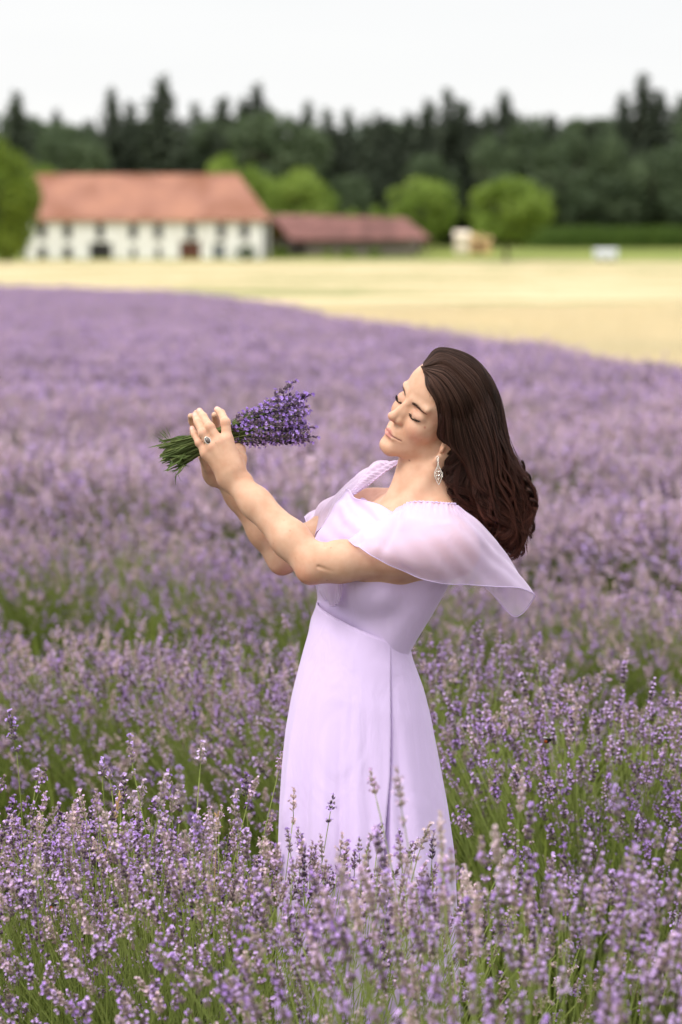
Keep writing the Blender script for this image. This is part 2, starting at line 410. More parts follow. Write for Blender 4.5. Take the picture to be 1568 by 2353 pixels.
# roof: gable at the left, hip at the right, rows of tiles
oh = 0.6
xl, xr_ = BX(60), BX(622); xrr = BX(545)
A = np.array([(xl, -oh, zE - .02), (xr_, -oh, zE - .02), (xrr, dep / 2, zR), (xl, dep / 2, zR), (xl, dep + oh, zE - .02), (xr_, dep + oh, zE - .02)])
top = A.copy(); top[:, 2] += .25
mb = MB(); mb.add(np.concatenate([A, top]), [np.array([(6, 7, 8, 9), (9, 8, 11, 10), (1, 0, 3, 2), (2, 3, 4, 5), (0, 1, 7, 6), (5, 4, 10, 11), (1, 5, 11, 7)]), np.array([(7, 11, 8), (5, 1, 2)]), np.array([(3, 0, 6, 9), (4, 3, 9, 10)])])
roof = link('roof', mb.mesh('roof', m_tile), barn)
mb = MB(); nrow = 34
for r_ in range(nrow):
    s = (r_ + 0.02) / nrow; s2 = (r_ + 1) / nrow
    a0 = top[0] * (1 - s) + top[3] * s; a1 = top[1] * (1 - s) + top[2] * s
    b0 = top[0] * (1 - s2) + top[3] * s2; b1 = top[1] * (1 - s2) + top[2] * s2
    up_ = np.array([0, -.03, .06])
    mb.add(np.array([a0 + up_, a1 + up_, b1 + up_ * .2, b0 + up_ * .2, a0, a1]), np.array([(0, 1, 2, 3), (4, 5, 1, 0)]))
o = link('tile_courses', mb.mesh('tile_courses', m_tile), roof); o['kind'] = 'stuff'
v_, f_ = tube(np.array([(xl, dep / 2, zR + .28), (xrr, dep / 2, zR + .28)]), 0.16, 8); mb = MB(); mb.add(v_, f_); link('ridge_cap', mb.mesh('ridge_cap', m_tile), roof)

# low open shed with a dark red roof
shed = empty('shed', (0, 342, float(ter(342)) - .05)); tag(shed, 'low open wooden shed with a shallow dark red roof beside the barn', 'shed')
K2 = 342 / F_PX; SX = lambda px: float(Gp(px, 530, 342)[0]); SZ = lambda py: float(Gp(784, py, 342)[1] - ter(342)) + .05
mb = MB()
ev = np.array([(SX(668), -.5, SZ(553)), (SX(990), -.5, SZ(551)), (SX(935), 7, SZ(503)), (SX(618), 7, SZ(494)), (SX(618), 14.5, SZ(545)), (SX(935), 14.5, SZ(545))])
tp = ev.copy(); tp[:, 2] += .22
mb.add(np.concatenate([ev, tp]), [np.array([(6, 7, 8, 9), (9, 8, 11, 10), (1, 0, 3, 2), (2, 3, 4, 5), (0, 1, 7, 6), (5, 4, 10, 11), (1, 2, 8, 7), (2, 5, 11, 8), (3, 0, 6, 9), (4, 3, 9, 10)])])
srf = link('roof', mb.mesh('roof', m_tile2), shed)
mb = MB()
for r_ in range(24):
    s = (r_ + .5) / 24; a0 = tp[0] * (1 - s) + tp[1] * s; b0 = tp[3] * (1 - s) + tp[2] * s
    v_, f_ = tube(np.array([a0 + (0, -.1, .03), b0 + (0, 0, .03)]), 0.07, 4); mb.add(v_, f_)
o = link('roof_rib', mb.mesh('roof_rib', m_tile2), srf); o['kind'] = 'stuff'
mb = MB(); mb.box(SX(622), SX(680), 5.5, 5.8, 0, SZ(548)).box(SX(622), SX(970), 13.5, 13.8, 0, SZ(552)); link('rear_wall', mb.mesh('rear_wall', m_wood), shed)
for k in range(22):
    xa = SX(706) + (SX(955) - SX(706)) * k / 22; xb_ = SX(706) + (SX(955) - SX(706)) * (k + 1) / 22
    bb = MB(); bb.box(xa + .02, xb_ - .02, .6, .66, 0, SZ(556) - .35 * (k % 3 == 0)); link('plank', bb.mesh('plank', m_wood), shed)
for px in (672, 700, 790, 880, 975):
    bb = MB(); bb.box(SX(px) - .12, SX(px) + .12, .1, .34, 0, SZ(553)); link('post', bb.mesh('post', m_wood), shed)
mb = MB(); mb.box(SX(668), SX(985), .05, .36, SZ(553) - .02, SZ(550)); link('beam', mb.mesh('beam', m_wood), shed)
mb = MB(); mb.box(SX(640), SX(960), 2.5, 13, 0, 1.2); link('dark_infill', mb.mesh('dark_infill', m_dark), shed)  # near-black block, the shade under the shed roof put into its colour

# little ochre hut and a white box trailer at the field edge
hut = empty('hut', (0, 352, float(ter(352)))); tag(hut, 'small ochre garden hut between the two round trees', 'hut')
K3 = 352 / F_PX; HX = lambda px: float(Gp(px, 560, 352)[0])
m_ochre = mat_noise('ochre_wall', (0.5, 0.33, 0.16), (0.66, 0.45, 0.24), scale=1.5)
m_cream = mat_noise('cream_wall', (0.66, 0.56, 0.44), (0.75, 0.66, 0.54), scale=1.5)
mb = MB(); mb.box(HX(1078), HX(1128), 0, 3, 0, 2.0); link('wall', mb.mesh('wall', m_ochre), hut)
mb = MB(); mb.box(HX(1046), HX(1078) - .01, -.4, 2.4, 0, 2.5); link('porch_wall', mb.mesh('porch_wall', m_cream), hut)
def gable(xa, xb_, ya, yb, z0, z1):
    v = np.array([(xa, ya, z0), (xb_, ya, z0), (xb_, yb, z0), (xa, yb, z0), (xa, (ya + yb) / 2, z1), (xb_, (ya + yb) / 2, z1)])
    return v, [np.array([(0, 1, 5, 4), (2, 3, 4, 5), (3, 2, 1, 0)]), np.array([(1, 2, 5), (3, 0, 4)])]
mb = MB(); mb.add(*gable(HX(1074), HX(1132), -.3, 3.3, 2.0, 2.9)); link('roof', mb.mesh('roof', m_ochre), hut)
mb = MB(); mb.add(*gable(HX(1044), HX(1080), -.6, 2.6, 2.5, 3.3)); link('porch_roof', mb.mesh('porch_roof', m_cream), hut)
mb = MB(); mb.box(HX(1095), HX(1108), -.06, -.003, 0, 1.8); dr = link('door', mb.mesh('door', m_brown), hut)
mb = MB(); mb.box(HX(1106), HX(1106) + .05, -.1, -.062, .9, 1.0); link('handle', mb.mesh('handle', m_frame), dr)

tr = empty('trailer', (0, 318, 0.1)); tag(tr, 'small white box trailer parked on the straw field edge', 'trailer')
K4 = 318 / F_PX; TX = lambda px: float(Gp(px, 600, 318)[0])
m_white, _, _ = mat_new('white_paint', (0.72, 0.72, 0.76), 0.5)
m_rubber, _, _ = mat_new('rubber', (0.03, 0.03, 0.03), 0.8)
mb = MB(); mb.box(TX(1368), TX(1418), 0, 1.8, .35, 1.35); link('body', mb.mesh('body', m_white), tr)
mb = MB(); v, f = gable(TX(1366), TX(1420), -.05, 1.85, 1.35, 1.6); mb.add(v, f); link('lid', mb.mesh('lid', m_white), tr)
for px in (1380, 1405):
    v_, f_ = tube(np.array([(TX(px), -.15, .3), (TX(px), .05, .3)]), .3, 14); mb = MB(); mb.add(v_, f_); link('wheel', mb.mesh('wheel', m_rubber), tr)
mb = MB(); mb.box(TX(1418), TX(1432), .8, .9, .35, .45); link('drawbar', mb.mesh('drawbar', m_grey), tr)

# ------------------------------------------------------------------ trees
m_bark = mat_noise('bark', (0.05, 0.04, 0.03), (0.12, 0.095, 0.075), scale=3, rough=0.9, bump=0.03)
m_leaf = mat_vcol('leaf', 0.6, 0.25, vary=0.12, transl=0.35)
m_needle = mat_vcol('needle', 0.75, 0.15, vary=0.25, transl=0.1)

def leaf_cards(cent, nrm_dir, size, col, r):
    """One bent quad per centre, random orientation."""
    n = len(cent)
    a = r.normal(size=(n, 3)); a /= np.linalg.norm(a, axis=1)[:, None]
    b = np.cross(a, nrm_dir + r.normal(0, .6, (n, 3))); b /= np.linalg.norm(b, axis=1)[:, None] + 1e-9
    s = (size * (0.6 + 0.8 * r.random(n)))[:, None]
    V = np.stack([cent - a * s, cent - b * s * .6, cent + a * s, cent + b * s * .6], 1).reshape(-1, 3)
    F = np.arange(n * 4).reshape(-1, 4)
    return V, F, np.repeat(col, 4, 0)

def crown_mesh(name, seed, h0, H, W, c0, c1, n=5200, size=0.035, lobes=26):
    """Round deciduous crown; unit metres: from h0 to H, width W."""
    r = np.random.default_rng(seed)
    cz = (h0 + H) / 2; rz = (H - h0) / 2; rx = W / 2
    u = r.normal(size=(lobes, 3)); u /= np.linalg.norm(u, axis=1)[:, None]
    lc = u * (0.62 + .18 * r.random(lobes))[:, None]; lr = 0.26 + 0.16 * r.random(lobes)
    k = r.integers(0, lobes, n); w = r.normal(size=(n, 3)); w /= np.linalg.norm(w, axis=1)[:, None]
    p = lc[k] + w * (lr[k] * (0.75 + 0.3 * r.random(n)))[:, None]
    keep = np.linalg.norm(p, axis=1) > 0.35
    p = p[keep]; w = w[keep]; k = k[keep]
    P_ = p * np.array([rx, rx, rz]) + np.array([0, 0, cz])
    tone = (r.random(lobes)[k] * .6 + .4 * r.random(len(p)))[:, None]
    col = np.asarray(c0) * (1 - tone) + np.asarray(c1) * tone
    V, F, Cc = leaf_cards(P_, w, size * H, col, r)
    return npmesh(name, V, F, m_leaf, False, Cc)

def limbs_mesh(name, seed, H, h0, W, tr_=0.03, conifer=False):
    r = np.random.default_rng(seed); mb = MB()
    z = np.linspace(0, H * (0.97 if conifer else .7), 7)
    p = np.c_[np.cumsum(r.normal(0, .006 * H * (0.3 if conifer else 1), (7, 2)), 0) * (z[:, None] > 0), z]
    v, f = tube(p, np.linspace(tr_ * H, tr_ * H * .2, 7), 7); mb.add(v, f)
    for q in range(18 if conifer else 9):
        zz_ = h0 + (H * .85 - h0) * (q / 18) if conifer else H * (.22 + .4 * r.random())
        a = r.random() * 6.28; Lb = (W * .5 * (1 - zz_ / H) if conifer else W * .36)
        s = np.array([np.interp(zz_, z, p[:, 0]), np.interp(zz_, z, p[:, 1]), zz_])
        e_ = s + np.array([math.cos(a) * Lb, math.sin(a) * Lb, -0.03 * H if conifer else .28 * H * (.5 + .5 * r.random())])
        m_ = (s + e_) / 2 + np.array([0, 0, .04 * H * (0 if conifer else 1)])
        v, f = tube(np.array([s, m_, e_]), [tr_ * H * .3, tr_ * H * .2, tr_ * H * .08], 5); mb.add(v, f)
    return mb.mesh(name, m_bark, True)

def conifer_mesh(name, seed, H, W, c0, c1, h0=0.12):
    r = np.random.default_rng(seed); Vs = []; Fs = []; Cs = []; n0 = 0
    z = h0 * H
    while z < H * .985:
        s = (z - h0 * H) / (H - h0 * H); rad = W / 2 * (1 - s) ** 0.8 * (0.75 + 0.4 * r.random()) + .02 * W
        nb_ = int(5 + 7 * (1 - s))
        for q in range(nb_):
            if r.random() < .12: continue
            a = r.random() * 6.283; Lb = rad * (0.65 + .5 * r.random()); nseg = max(4, int(Lb / (0.022 * H)))
            tpar = np.repeat(np.linspace(.12, 1, nseg), 3)
            cent = np.c_[np.cos(a) * Lb * tpar, np.sin(a) * Lb * tpar, z - .22 * Lb * tpar ** 1.5 + .04 * H * (tpar > .9)]
            cent += r.normal(0, .012 * H, cent.shape) * (1.1 - tpar[:, None] * .6)
            tone = r.random() * .6 + .4 * r.random(len(cent)); tone = tone[:, None]
            V, F, Cc = leaf_cards(cent, np.array([0, 0, 1.0]), .026 * H * (1.15 - .5 * s), np.asarray(c0) * (1 - tone) + np.asarray(c1) * tone, r)
            Vs.append(V); Fs.append(F + n0); Cs.append(Cc); n0 += len(V)
        z += H * (0.030 - .010 * s)
    return npmesh(name, np.concatenate(Vs), np.concatenate(Fs), m_needle, False, np.concatenate(Cs))

H_ = 30.0
con = []
for k, (W, h0) in enumerate(((16, .1), (19, .06), (15, .16), (20, .2), (17, .1))):
    con.append((conifer_mesh('conifer_crown', 40 + k, H_, W, (0.040, 0.055, 0.035), (0.095, 0.115, 0.075), h0), limbs_mesh('conifer_trunk', 60 + k, H_, h0 * H_, W, 0.012, True)))
dec = []
for k in range(4):
    dec.append((crown_mesh('broad_crown', 80 + k, 3.0, 20.0, (15, 17, 13, 16)[k], (0.060, 0.090, 0.045), (0.130, 0.175, 0.085), n=4200, size=.026), limbs_mesh('broad_trunk', 90 + k, 20.0, 3.0, 15)))
lite = []
for k in range(4):
    lite.append((crown_mesh('light_crown', 180 + k, (1.2, .6, 2.2, 1.0)[k], 10.0, (11, 12, 11.5, 10)[k], (0.12, 0.195, 0.024), (0.28, 0.37, 0.07), n=6500, size=.030, lobes=34), limbs_mesh('light_trunk', 190 + k, 10.0, 1.5, 10)))

def tree(name, src, x, y, h, hb, rz, label, cat, group=None, wide=1.0, zoff=0.0):
    t_ = empty(name, (x, y, float(ter(y)) + zoff), rz); s = h / hb; t_.scale = (s * wide, s * wide, s)
    tag(t_, label, cat, group)
    link('crown', src[0], t_); link('trunk', src[1], t_)
    return t_

r = np.random.default_rng(11)
tops = [(38, 222, 410), (130, 262, 440), (255, 214, 415), (300, 245, 440), (372, 186, 408), (350, 250, 430), (450, 250, 430), (512, 232, 415), (560, 238, 425), (590, 204, 440), (612, 262, 418),
        (708, 246, 412), (752, 258, 430), (800, 262, 440), (868, 270, 436), (840, 280, 415), (940, 266, 430), (985, 240, 425), (1030, 214, 412), (1062, 240, 432), (1160, 222, 440), (1120, 262, 418),
        (1180, 268, 415), (1430, 224, 430), (1478, 184, 412), (1512, 220, 425), (1568, 232, 415), (1540, 262, 440), (1660, 215, 420), (1740, 240, 430), (-60, 235, 420), (-150, 240, 430), (1850, 250, 425)]
ORD = 'first second third fourth fifth sixth seventh eighth ninth tenth eleventh twelfth thirteenth fourteenth fifteenth sixteenth seventeenth eighteenth nineteenth twentieth'.split()
def sprl(px):
    if px < 0 or px > 1568: return 'tall dark spruce of the wood standing just outside the frame'
    for a, b_, w_ in ((0, 330, 'left half of the barn roof'), (330, 620, 'right half of the barn roof'), (620, 1010, 'open shed'), (1010, 1300, 'round garden trees'), (1300, 1569, 'maize strip')):
        if a <= px < b_: return 'tall spruce above the %s, %s from the left' % (w_, ORD[sum(1 for q in tops if a <= q[0] < px)])
for i, (px, py, d) in enumerate(tops):
    X, Z = Gp(px, py, d); k = int(r.integers(0, 5)); h = Z - float(ter(d)) + .4
    tree('spruce_tree', con[k], X, d, h, H_, r.random() * 6.28, sprl(px), 'spruce', 'spruces rising above the wood', wide=.8 + .35 * r.random())
# lower, denser spruces and dark broadleaf trees that fill the wood
for i in range(64):
    px = -260 + 2100 * (i + r.random() * .6) / 64; d = 402 + 60 * r.random()
    X, _ = Gp(px, 300, d)
    if i % 3 == 0:
        h = 17 + 6 * r.random(); tree('broadleaf_tree', dec[i % 4], X, d - 8, h, 20, r.random() * 6.28, 'dark green broadleaf tree standing among the spruces of the wood', 'tree', 'broadleaf trees of the wood', wide=.9 + .3 * r.random())
    else:
        h = 19 + 3.6 * r.random(); tree('lower_spruce_tree', con[i % 5], X, d, h, H_, r.random() * 6.28, 'lower dark spruce filling the wood beneath the taller ones', 'spruce', 'lower spruces filling the wood', wide=1.2 + .3 * r.random())
for px, top_, wpx, d in ((1230, 262, 150, 400), (1140, 300, 120, 398), (1330, 286, 130, 402), (1400, 296, 110, 398), (175, 280, 150, 402), (95, 310, 100, 400), (1290, 320, 140, 396), (1500, 330, 150, 396), (1180, 380, 150, 394), (1420, 400, 150, 394), (1340, 430, 120, 392), (1560, 420, 130, 394), (800, 400, 120, 394), (990, 350, 130, 396)):
    X, Z = Gp(px, top_, d); h = Z - float(ter(d))
    tree('broadleaf_tree', dec[int(r.integers(0, 4))], X, d, h, 20, r.random() * 6.28, 'dark green broadleaf tree standing among the spruces of the wood', 'tree', 'broadleaf trees of the wood', wide=(wpx * d / F_PX) / (h * .75))
# bright round garden trees
for px, top_, bot, wpx, d, lab in ((1165, 402, 585, 208, 326, 'round bright green tree standing alone at the straw field edge'),
                              (968, 408, 560, 180, 366, 'green round tree behind the right end of the red shed roof'),
                              (538, 342, 560, 178, 368, 'tall bright green tree rising behind the right end of the barn roof'),
                              (694, 388, 540, 185, 364, 'bright green round tree above the shed, right of the tallest garden tree'),
                              (612, 400, 560, 120, 372, 'bright green tree squeezed between two taller ones behind the barn'),
                              (96, 376, 480, 110, 372, 'bright green tree top just behind the left end of the barn roof'),
                              (872, 462, 560, 60, 370, 'small pale green tree peeping over the red shed roof'),
                              (806, 478, 560, 70, 372, 'low pale green bush showing just over the shed ridge')):
    X, Z = Gp(px, top_ + 6, d); h = Z - float(ter(d)); k = 2 if px == 1165 else int(r.integers(0, 4))
    tree('round_tree', lite[k], X, d, h, 10, r.random() * 6.28, lab, 'tree', wide=(wpx * d / F_PX) / (h * 1.18))
X, Z = Gp(4, 328, 300); tree('walnut_tree', crown_dark := (crown_mesh('walnut_crown', 300, .4, 10, 11, (0.08, 0.13, 0.014), (0.22, 0.29, 0.035), n=6500, size=.03, lobes=30), lite[0][1]), X, 300, Z, 10, 1.0, 'big green tree cut by the left frame edge before the barn', 'tree', wide=(176 * 300 / F_PX) / (Z * 1.14))
X, Z = Gp(565, 568, 331); tree('box_shrub', (crown_mesh('shrub_crown', 310, 0, 10, 16, (0.03, 0.06, 0.012), (0.07, 0.12, 0.025), n=2500, size=.05), lite[1][1]), X, 331, Z, 10, .3, 'small dark round shrub before the barn wall', 'shrub', wide=.9)
for px, w_ in ((650, 1.1), (755, .9), (800, 1.4), (860, 1.0), (640, .8)):
    X, Z = Gp(px, 578, 336); tree('garden_shrub', lite[int(r.integers(0, 4))], X, 337, Z * (.8 + .4 * r.random()), 10, r.random() * 6, 'low green shrub in front of the open wooden shed', 'shrub', 'low shrubs before the shed', wide=w_ * 1.3)

# maize strip before the wood on the right
v_, f_, c_ = blades(150, 3.0, 0.14, 0.9, (0.06, 0.11, 0.02), (0.12, 0.18, 0.035), lean=.3, seg=3)
mz = link('maize_clump', npmesh('maize_clump', v_, f_, m_blade, col=c_)); tag(mz, 'tall green maize clump at the near end of the maize strip', 'maize', kind='stuff')
mz.location = (float(Gp(1262, 575, 374)[0]), 374, float(ter(374)))
P = []
for i in range(900):
    y_ = 374 + 14 * rng.random(); x_ = 31 + 70 * rng.random(); P.append((x_, y_, float(ter(y_))))
tag(gn_scatter('maize_strip', mz, P, rng.random(len(P)) * 6.28, .8 + .4 * rng.random(len(P))), 'strip of tall green maize in front of the wood', 'maize')

# ================================================================== the woman
# ------------------------------------------------------------------ distance-field modelling helpers
def smin(a, b, k):
    if k <= 0: return np.minimum(a, b)
    h = np.maximum(k - np.abs(a - b), 0) / k
    return np.minimum(a, b) - h * h * k * 0.25
def smax(a, b, k): return -smin(-a, -b, k)
def ell(p, c, r, M=None):
    q = p - np.asarray(c, np.float32)
    if M is not None: q = q @ M
    r = np.asarray(r, np.float32)
    k0 = np.sqrt(((q / r) ** 2).sum(1)) + 1e-9; k1 = np.sqrt(((q / r ** 2) ** 2).sum(1)) + 1e-9
    return k0 * (k0 - 1) / k1
def cap(p, a, b, r1, r2):
    a = np.asarray(a, np.float32); b = np.asarray(b, np.float32); d = b - a
    q = p - a; h = np.clip(q @ d / max(float(d @ d), 1e-12), 0, 1)
    return np.sqrt(((q - h[:, None] * d) ** 2).sum(1)) - (r1 + (r2 - r1) * h)
def chain(p, pts, rad, k):
    d = None
    for i in range(len(pts) - 1):
        e_ = cap(p, pts[i], pts[i + 1], rad[i], rad[i + 1]); d = e_ if d is None else smin(d, e_, k)
    return d
def rot(ax, deg):
    return np.array(Matrix.Rotation(R(deg), 3, ax), np.float32)

def nets(groups, combine, vox, B=8, iters=2):
    """groups: list of (fn, centre, radius). combine: list of distances (inf outside a group) -> one distance. Returns verts, quads."""
    lo = np.min([c - r for _, c, r in groups], 0) - .01; hi = np.max([c + r for _, c, r in groups], 0) + .01
    bs = B * vox; nb = np.ceil((hi - lo) / bs).astype(int)
    def ev(P):
        out = []
        for fn, c, r in groups:
            d = np.full(len(P), 1.0, np.float32); m = ((P - c) ** 2).sum(1) < (r + .03) ** 2
            if m.any(): d[m] = fn(P[m].astype(np.float32))
            out.append(d)
        return combine(out, P)
    ii = np.stack(np.meshgrid(*[np.arange(n) for n in nb], indexing='ij'), -1).reshape(-1, 3)
    cen = lo + (ii + .5) * bs
    dc = ev(cen); ii = ii[np.abs(dc) < bs * 1.35]
    a = np.arange(B + 1); off = np.stack(np.meshgrid(a, a, a, indexing='ij'), -1).reshape(-1, 3)
    V = np.empty((len(ii), B + 1, B + 1, B + 1), np.float32)
    for s in range(0, len(ii), 600):
        P = lo + (ii[s:s + 600, None] * B + off[None]) * vox
        V[s:s + 600] = ev(P.reshape(-1, 3)).reshape(-1, B + 1, B + 1, B + 1)
    ins = V < 0
    cells = ins[:, :-1, :-1, :-1]; allin = cells.copy(); anyin = cells.copy()
    for dx in (0, 1):
        for dy in (0, 1):
            for dz in (0, 1):
                q = ins[:, dx:dx + B, dy:dy + B, dz:dz + B]; allin &= q; anyin |= q
    mix = anyin & ~allin
    bi, cx, cy, cz = np.nonzero(mix)
    gidx = ii[bi] * B + np.stack([cx, cy, cz], 1)
    corner = {}
    for dx in (0, 1):
        for dy in (0, 1):
            for dz in (0, 1): corner[dx, dy, dz] = V[bi, cx + dx, cy + dy, cz + dz]
    acc = np.zeros((len(bi), 3)); cnt = np.zeros(len(bi))
    keys = list(corner)
    for k in keys:
        for ax in range(3):
            if k[ax] == 1: continue
            k2 = list(k); k2[ax] = 1; k2 = tuple(k2)
            v0, v1 = corner[k], corner[k2]; m = (v0 < 0) != (v1 < 0)
            t = np.where(m, v0 / np.where(m, v0 - v1, 1), 0); p = np.array(k, float)[None] + np.zeros((len(bi), 3)); p[:, ax] += t
            acc[m] += p[m]; cnt[m] += 1
    vert = lo + (gidx + acc / cnt[:, None]) * vox
    dims = nb * B + 2; lin = (gidx[:, 0] * dims[1] + gidx[:, 1]) * dims[2] + gidx[:, 2]
    order = np.argsort(lin); sl = lin[order]
    def find(g):
        l_ = (g[:, 0] * dims[1] + g[:, 1]) * dims[2] + g[:, 2]; k = np.searchsorted(sl, l_); k = np.minimum(k, len(sl) - 1)
        return np.where(sl[k] == l_, order[k], -1)
    Q = []
    for ax in range(3):
        k2 = [0, 0, 0]; k2[ax] = 1; v0 = corner[0, 0, 0]; v1 = corner[tuple(k2)]
        m = (v0 < 0) != (v1 < 0); g_ = gidx[m]; b1 = (ax + 1) % 3; b2 = (ax + 2) % 3
        e1 = np.zeros(3, int); e1[b1] = 1; e2 = np.zeros(3, int); e2[b2] = 1
        q = np.stack([np.nonzero(m)[0], find(g_ - e1), find(g_ - e1 - e2), find(g_ - e2)], 1)
        flip = v0[m] >= 0; q[flip] = q[flip][:, ::-1]
        Q.append(q[(q >= 0).all(1)])
    for _ in range(iters):
        e_ = vox * .5; d = ev(vert); gr = np.stack([ev(vert + np.eye(3)[a_] * e_) - ev(vert - np.eye(3)[a_] * e_) for a_ in range(3)], 1)
        n_ = gr / (np.linalg.norm(gr, axis=1)[:, None] + 1e-9)
        vert = vert - n_ * np.clip(d, -vox * .5, vox * .5)[:, None]
    return vert, np.concatenate(Q), ev

# ------------------------------------------------------------------ frames
def unit(v): v = np.asarray(v, float); return v / np.linalg.norm(v)
hL = Vc(0.415, -0.714, -0.558); hL = unit(hL)
hU = Vc(0.44, -0.38, 0.813); hU = unit(hU - hL * hU.dot(hL)); hF = np.cross(hL, hU)
NAS = C(937, 921, -0.052)
HS = 0.985
def H(f, l, u): return NAS + (hF * f + hL * l + hU * u) * .001 * HS
HM = np.stack([hF, hL, hU], 1)
tU = unit(Vc(0.427, 0.0, 0.904)); tL = Vc(0.5, -0.83, -0.25); tL = unit(tL - tU * tL.dot(tU)); tF = np.cross(tL, tU)
NB = C(975, 1150, 0.012)
def T(f, l, u): return NB + (tF * f + tL * l + tU * u) * .001
TM = np.stack([tF, tL, tU], 1)

def head_fn(P):
    q = ((P - NAS) @ HM / HS * 1000).astype(np.float32)        # millimetres: forward, left, up
    qa = q.copy(); qa[:, 1] = np.abs(q[:, 1])                   # mirrored
    d = ell(q, (-88, 0, 24), (88, 70, 80))
    d = smin(d, ell(q, (-46, 0, 32), (45, 57, 50)), 14)
    d = smin(d, ell(q, (-46, 0, -34), (41, 54, 52)), 16)
    d = smin(d, ell(qa, (-27, 33, -35), (20, 19, 19)), 20)                  # cheeks
    d = smin(d, ell(q, (-42, 0, -74), (38, 42, 32)), 16)
    d = smin(d, cap(qa, (-14, 9, -101), (-80, 50, -62), 11.5, 13), 16)      # jaw line
    d = smin(d, ell(q, (-12, 0, -100), (16, 17, 14)), 12)                   # chin
    d = smin(d, ell(q, (-17, 0, -67), (20, 26, 22)), 14)                    # muzzle
    d = smin(d, cap(qa, (-6, 10, 9), (-15, 46, 11), 5, 5), 12)              # brow ridge
    d = smax(d, -ell(qa, (9.5, 30, -9), (14, 16, 10.5)), 14)                   # sockets
    d = smin(d, ell(qa, (-17.2, 30.5, -11), (13.5, 17, 11.5)), 6)           # lids
    lid = cap(qa, (-9, 17, -16), (-2.2, 30, -19.5), .8, 1.0); lid = np.minimum(lid, cap(qa, (-2.2, 30, -19.5), (-12, 45, -15), 1.0, .8))
    d = smax(d, -lid, 1.6)
    d = smax(d, -cap(qa, (-7, 20, -3), (-8, 42, -4), .5, .5), 2.4)          # lid crease
    d = smin(d, cap(q, (-7, 0, 4), (13, 0, -36), 6.0, 7.0), 9)              # nose bridge
    d = smin(d, ell(qa, (-3, 6.5, -28), (10, 8.5, 15)), 8)
    d = smin(d, ell(q, (14.0, 0, -38.5), (8.6, 8.4, 7.4)), 7)                 # tip
    d = smin(d, ell(qa, (1.5, 10.5, -41), (7.6, 5.0, 6.0)), 6.5)              # wings
    d = smin(d, cap(q, (12, 0, -44), (0, 0, -49), 3.2, 3.5), 4)             # columella
    d = smax(d, -ell(qa, (7.5, 6.2, -48.5), (5.0, 2.6, 4.0)), 2)            # nostrils
    d = smax(d, -cap(q, (6.5, 0, -52), (7, 0, -61), 1.6, 1.8), 3)           # philtrum
    up_ = cap(qa, (4.5, 2.5, -67), (-1.5, 13, -70.5), 3.6, 3.2); up_ = smin(up_, cap(qa, (-1.5, 13, -70.5), (-12, 26, -71.5), 3.2, 1.4), 2)
    lo_ = cap(qa, (4.0, 0, -76.5), (-2, 13, -76), 4.8, 3.8); lo_ = smin(lo_, cap(qa, (-2, 13, -76), (-12, 25, -72.5), 3.8, 1.2), 2)
    d = smin(d, up_, 3.5); d = smin(d, lo_, 3.5)
    seam = cap(qa, (9.5, 0, -72.2), (3, 11, -72.8), 1.1, 1.1); seam = np.minimum(seam, cap(qa, (3, 11, -72.8), (-9.5, 28, -70.6), 1.1, .9))
    d = smax(d, -seam, 2.4)
    d = smax(d, -ell(q, (5, 0, -87), (6, 14, 4)), 7)                        # hollow under the lip
    d = smax(d, -cap(qa, (-1, 17, -46), (-9, 33, -66), .8, .6), 5)          # nasolabial
    # ears
    M = rot('Z', -24) @ rot('Y', 14)
    e_ = ell(qa, (-81, 77, -45), (17, 5.5, 28), M)
    e_ = smax(e_, -ell(qa, (-77, 83, -42), (9, 5.0, 15), M), 3)
    e_ = smin(e_, ell(qa, (-70, 77, -69), (8, 4.5, 10)), 5)
    e_ = smin(e_, ell(qa, (-67, 77, -48), (4, 3.5, 6)), 3)
    e_ = smax(e_, -cap(qa, (-88, 84, -29), (-91, 85, -56), 1.6, 1.6), 2)
    d = smin(d, e_, 3)
    return d * .001 * HS

JAWB = H(-86, 0, -40)
NKT = H(-92, 0, -52); 
def neck_fn(P):
    p = P.astype(np.float32)
    d = cap(p, NKT, T(-20, 0, -10), .041, .048)
    d = smin(d, cap(p, H(-76, 0, -80), T(18, 0, -36), .022, .026), .030)
    d = smin(d, cap(p, H(-96, 58, -52), T(46, 14, -44), .012, .0085), .010)      # sternomastoid near
    d = smin(d, cap(p, H(-96, -58, -52), T(46, -14, -44), .012, .0085), .010)
    d = smax(d, -ell((p - T(56, 0, -36)) , (0, 0, 0), (.010, .010, .010)), .016)
    return d

def torso_fn(P):
    q = ((P - NB) @ TM * 1000).astype(np.float32); qa = q.copy(); qa[:, 1] = np.abs(q[:, 1])
    d = ell(q, (0, 0, -160), (84, 128, 175))
    d = smin(d, cap(qa, (-14, 0, 6), (-14, 118, -42), 34, 33), 45)            # trapezius
    d = smin(d, cap(qa, (-6, 118, -60), (-4, 140, -66), 42, 42), 35)          # shoulders
    d = smin(d, ell(q, (12, 0, -110), (76, 125, 80)), 40)
    d = smin(d, ell(qa, (62, 58, -178), (44, 56, 56)), 30)                    # bust
    d = smin(d, ell(q, (4, 0, -330), (72, 104, 120)), 60)                     # waist
    d = smin(d, ell(q, (8, 0, -470), (96, 146, 110)), 60)
    d = smin(d, cap(qa, (54, 16, -44), (14, 125, -24), 6.5, 7), 9)             # collar bones
    return d * .001

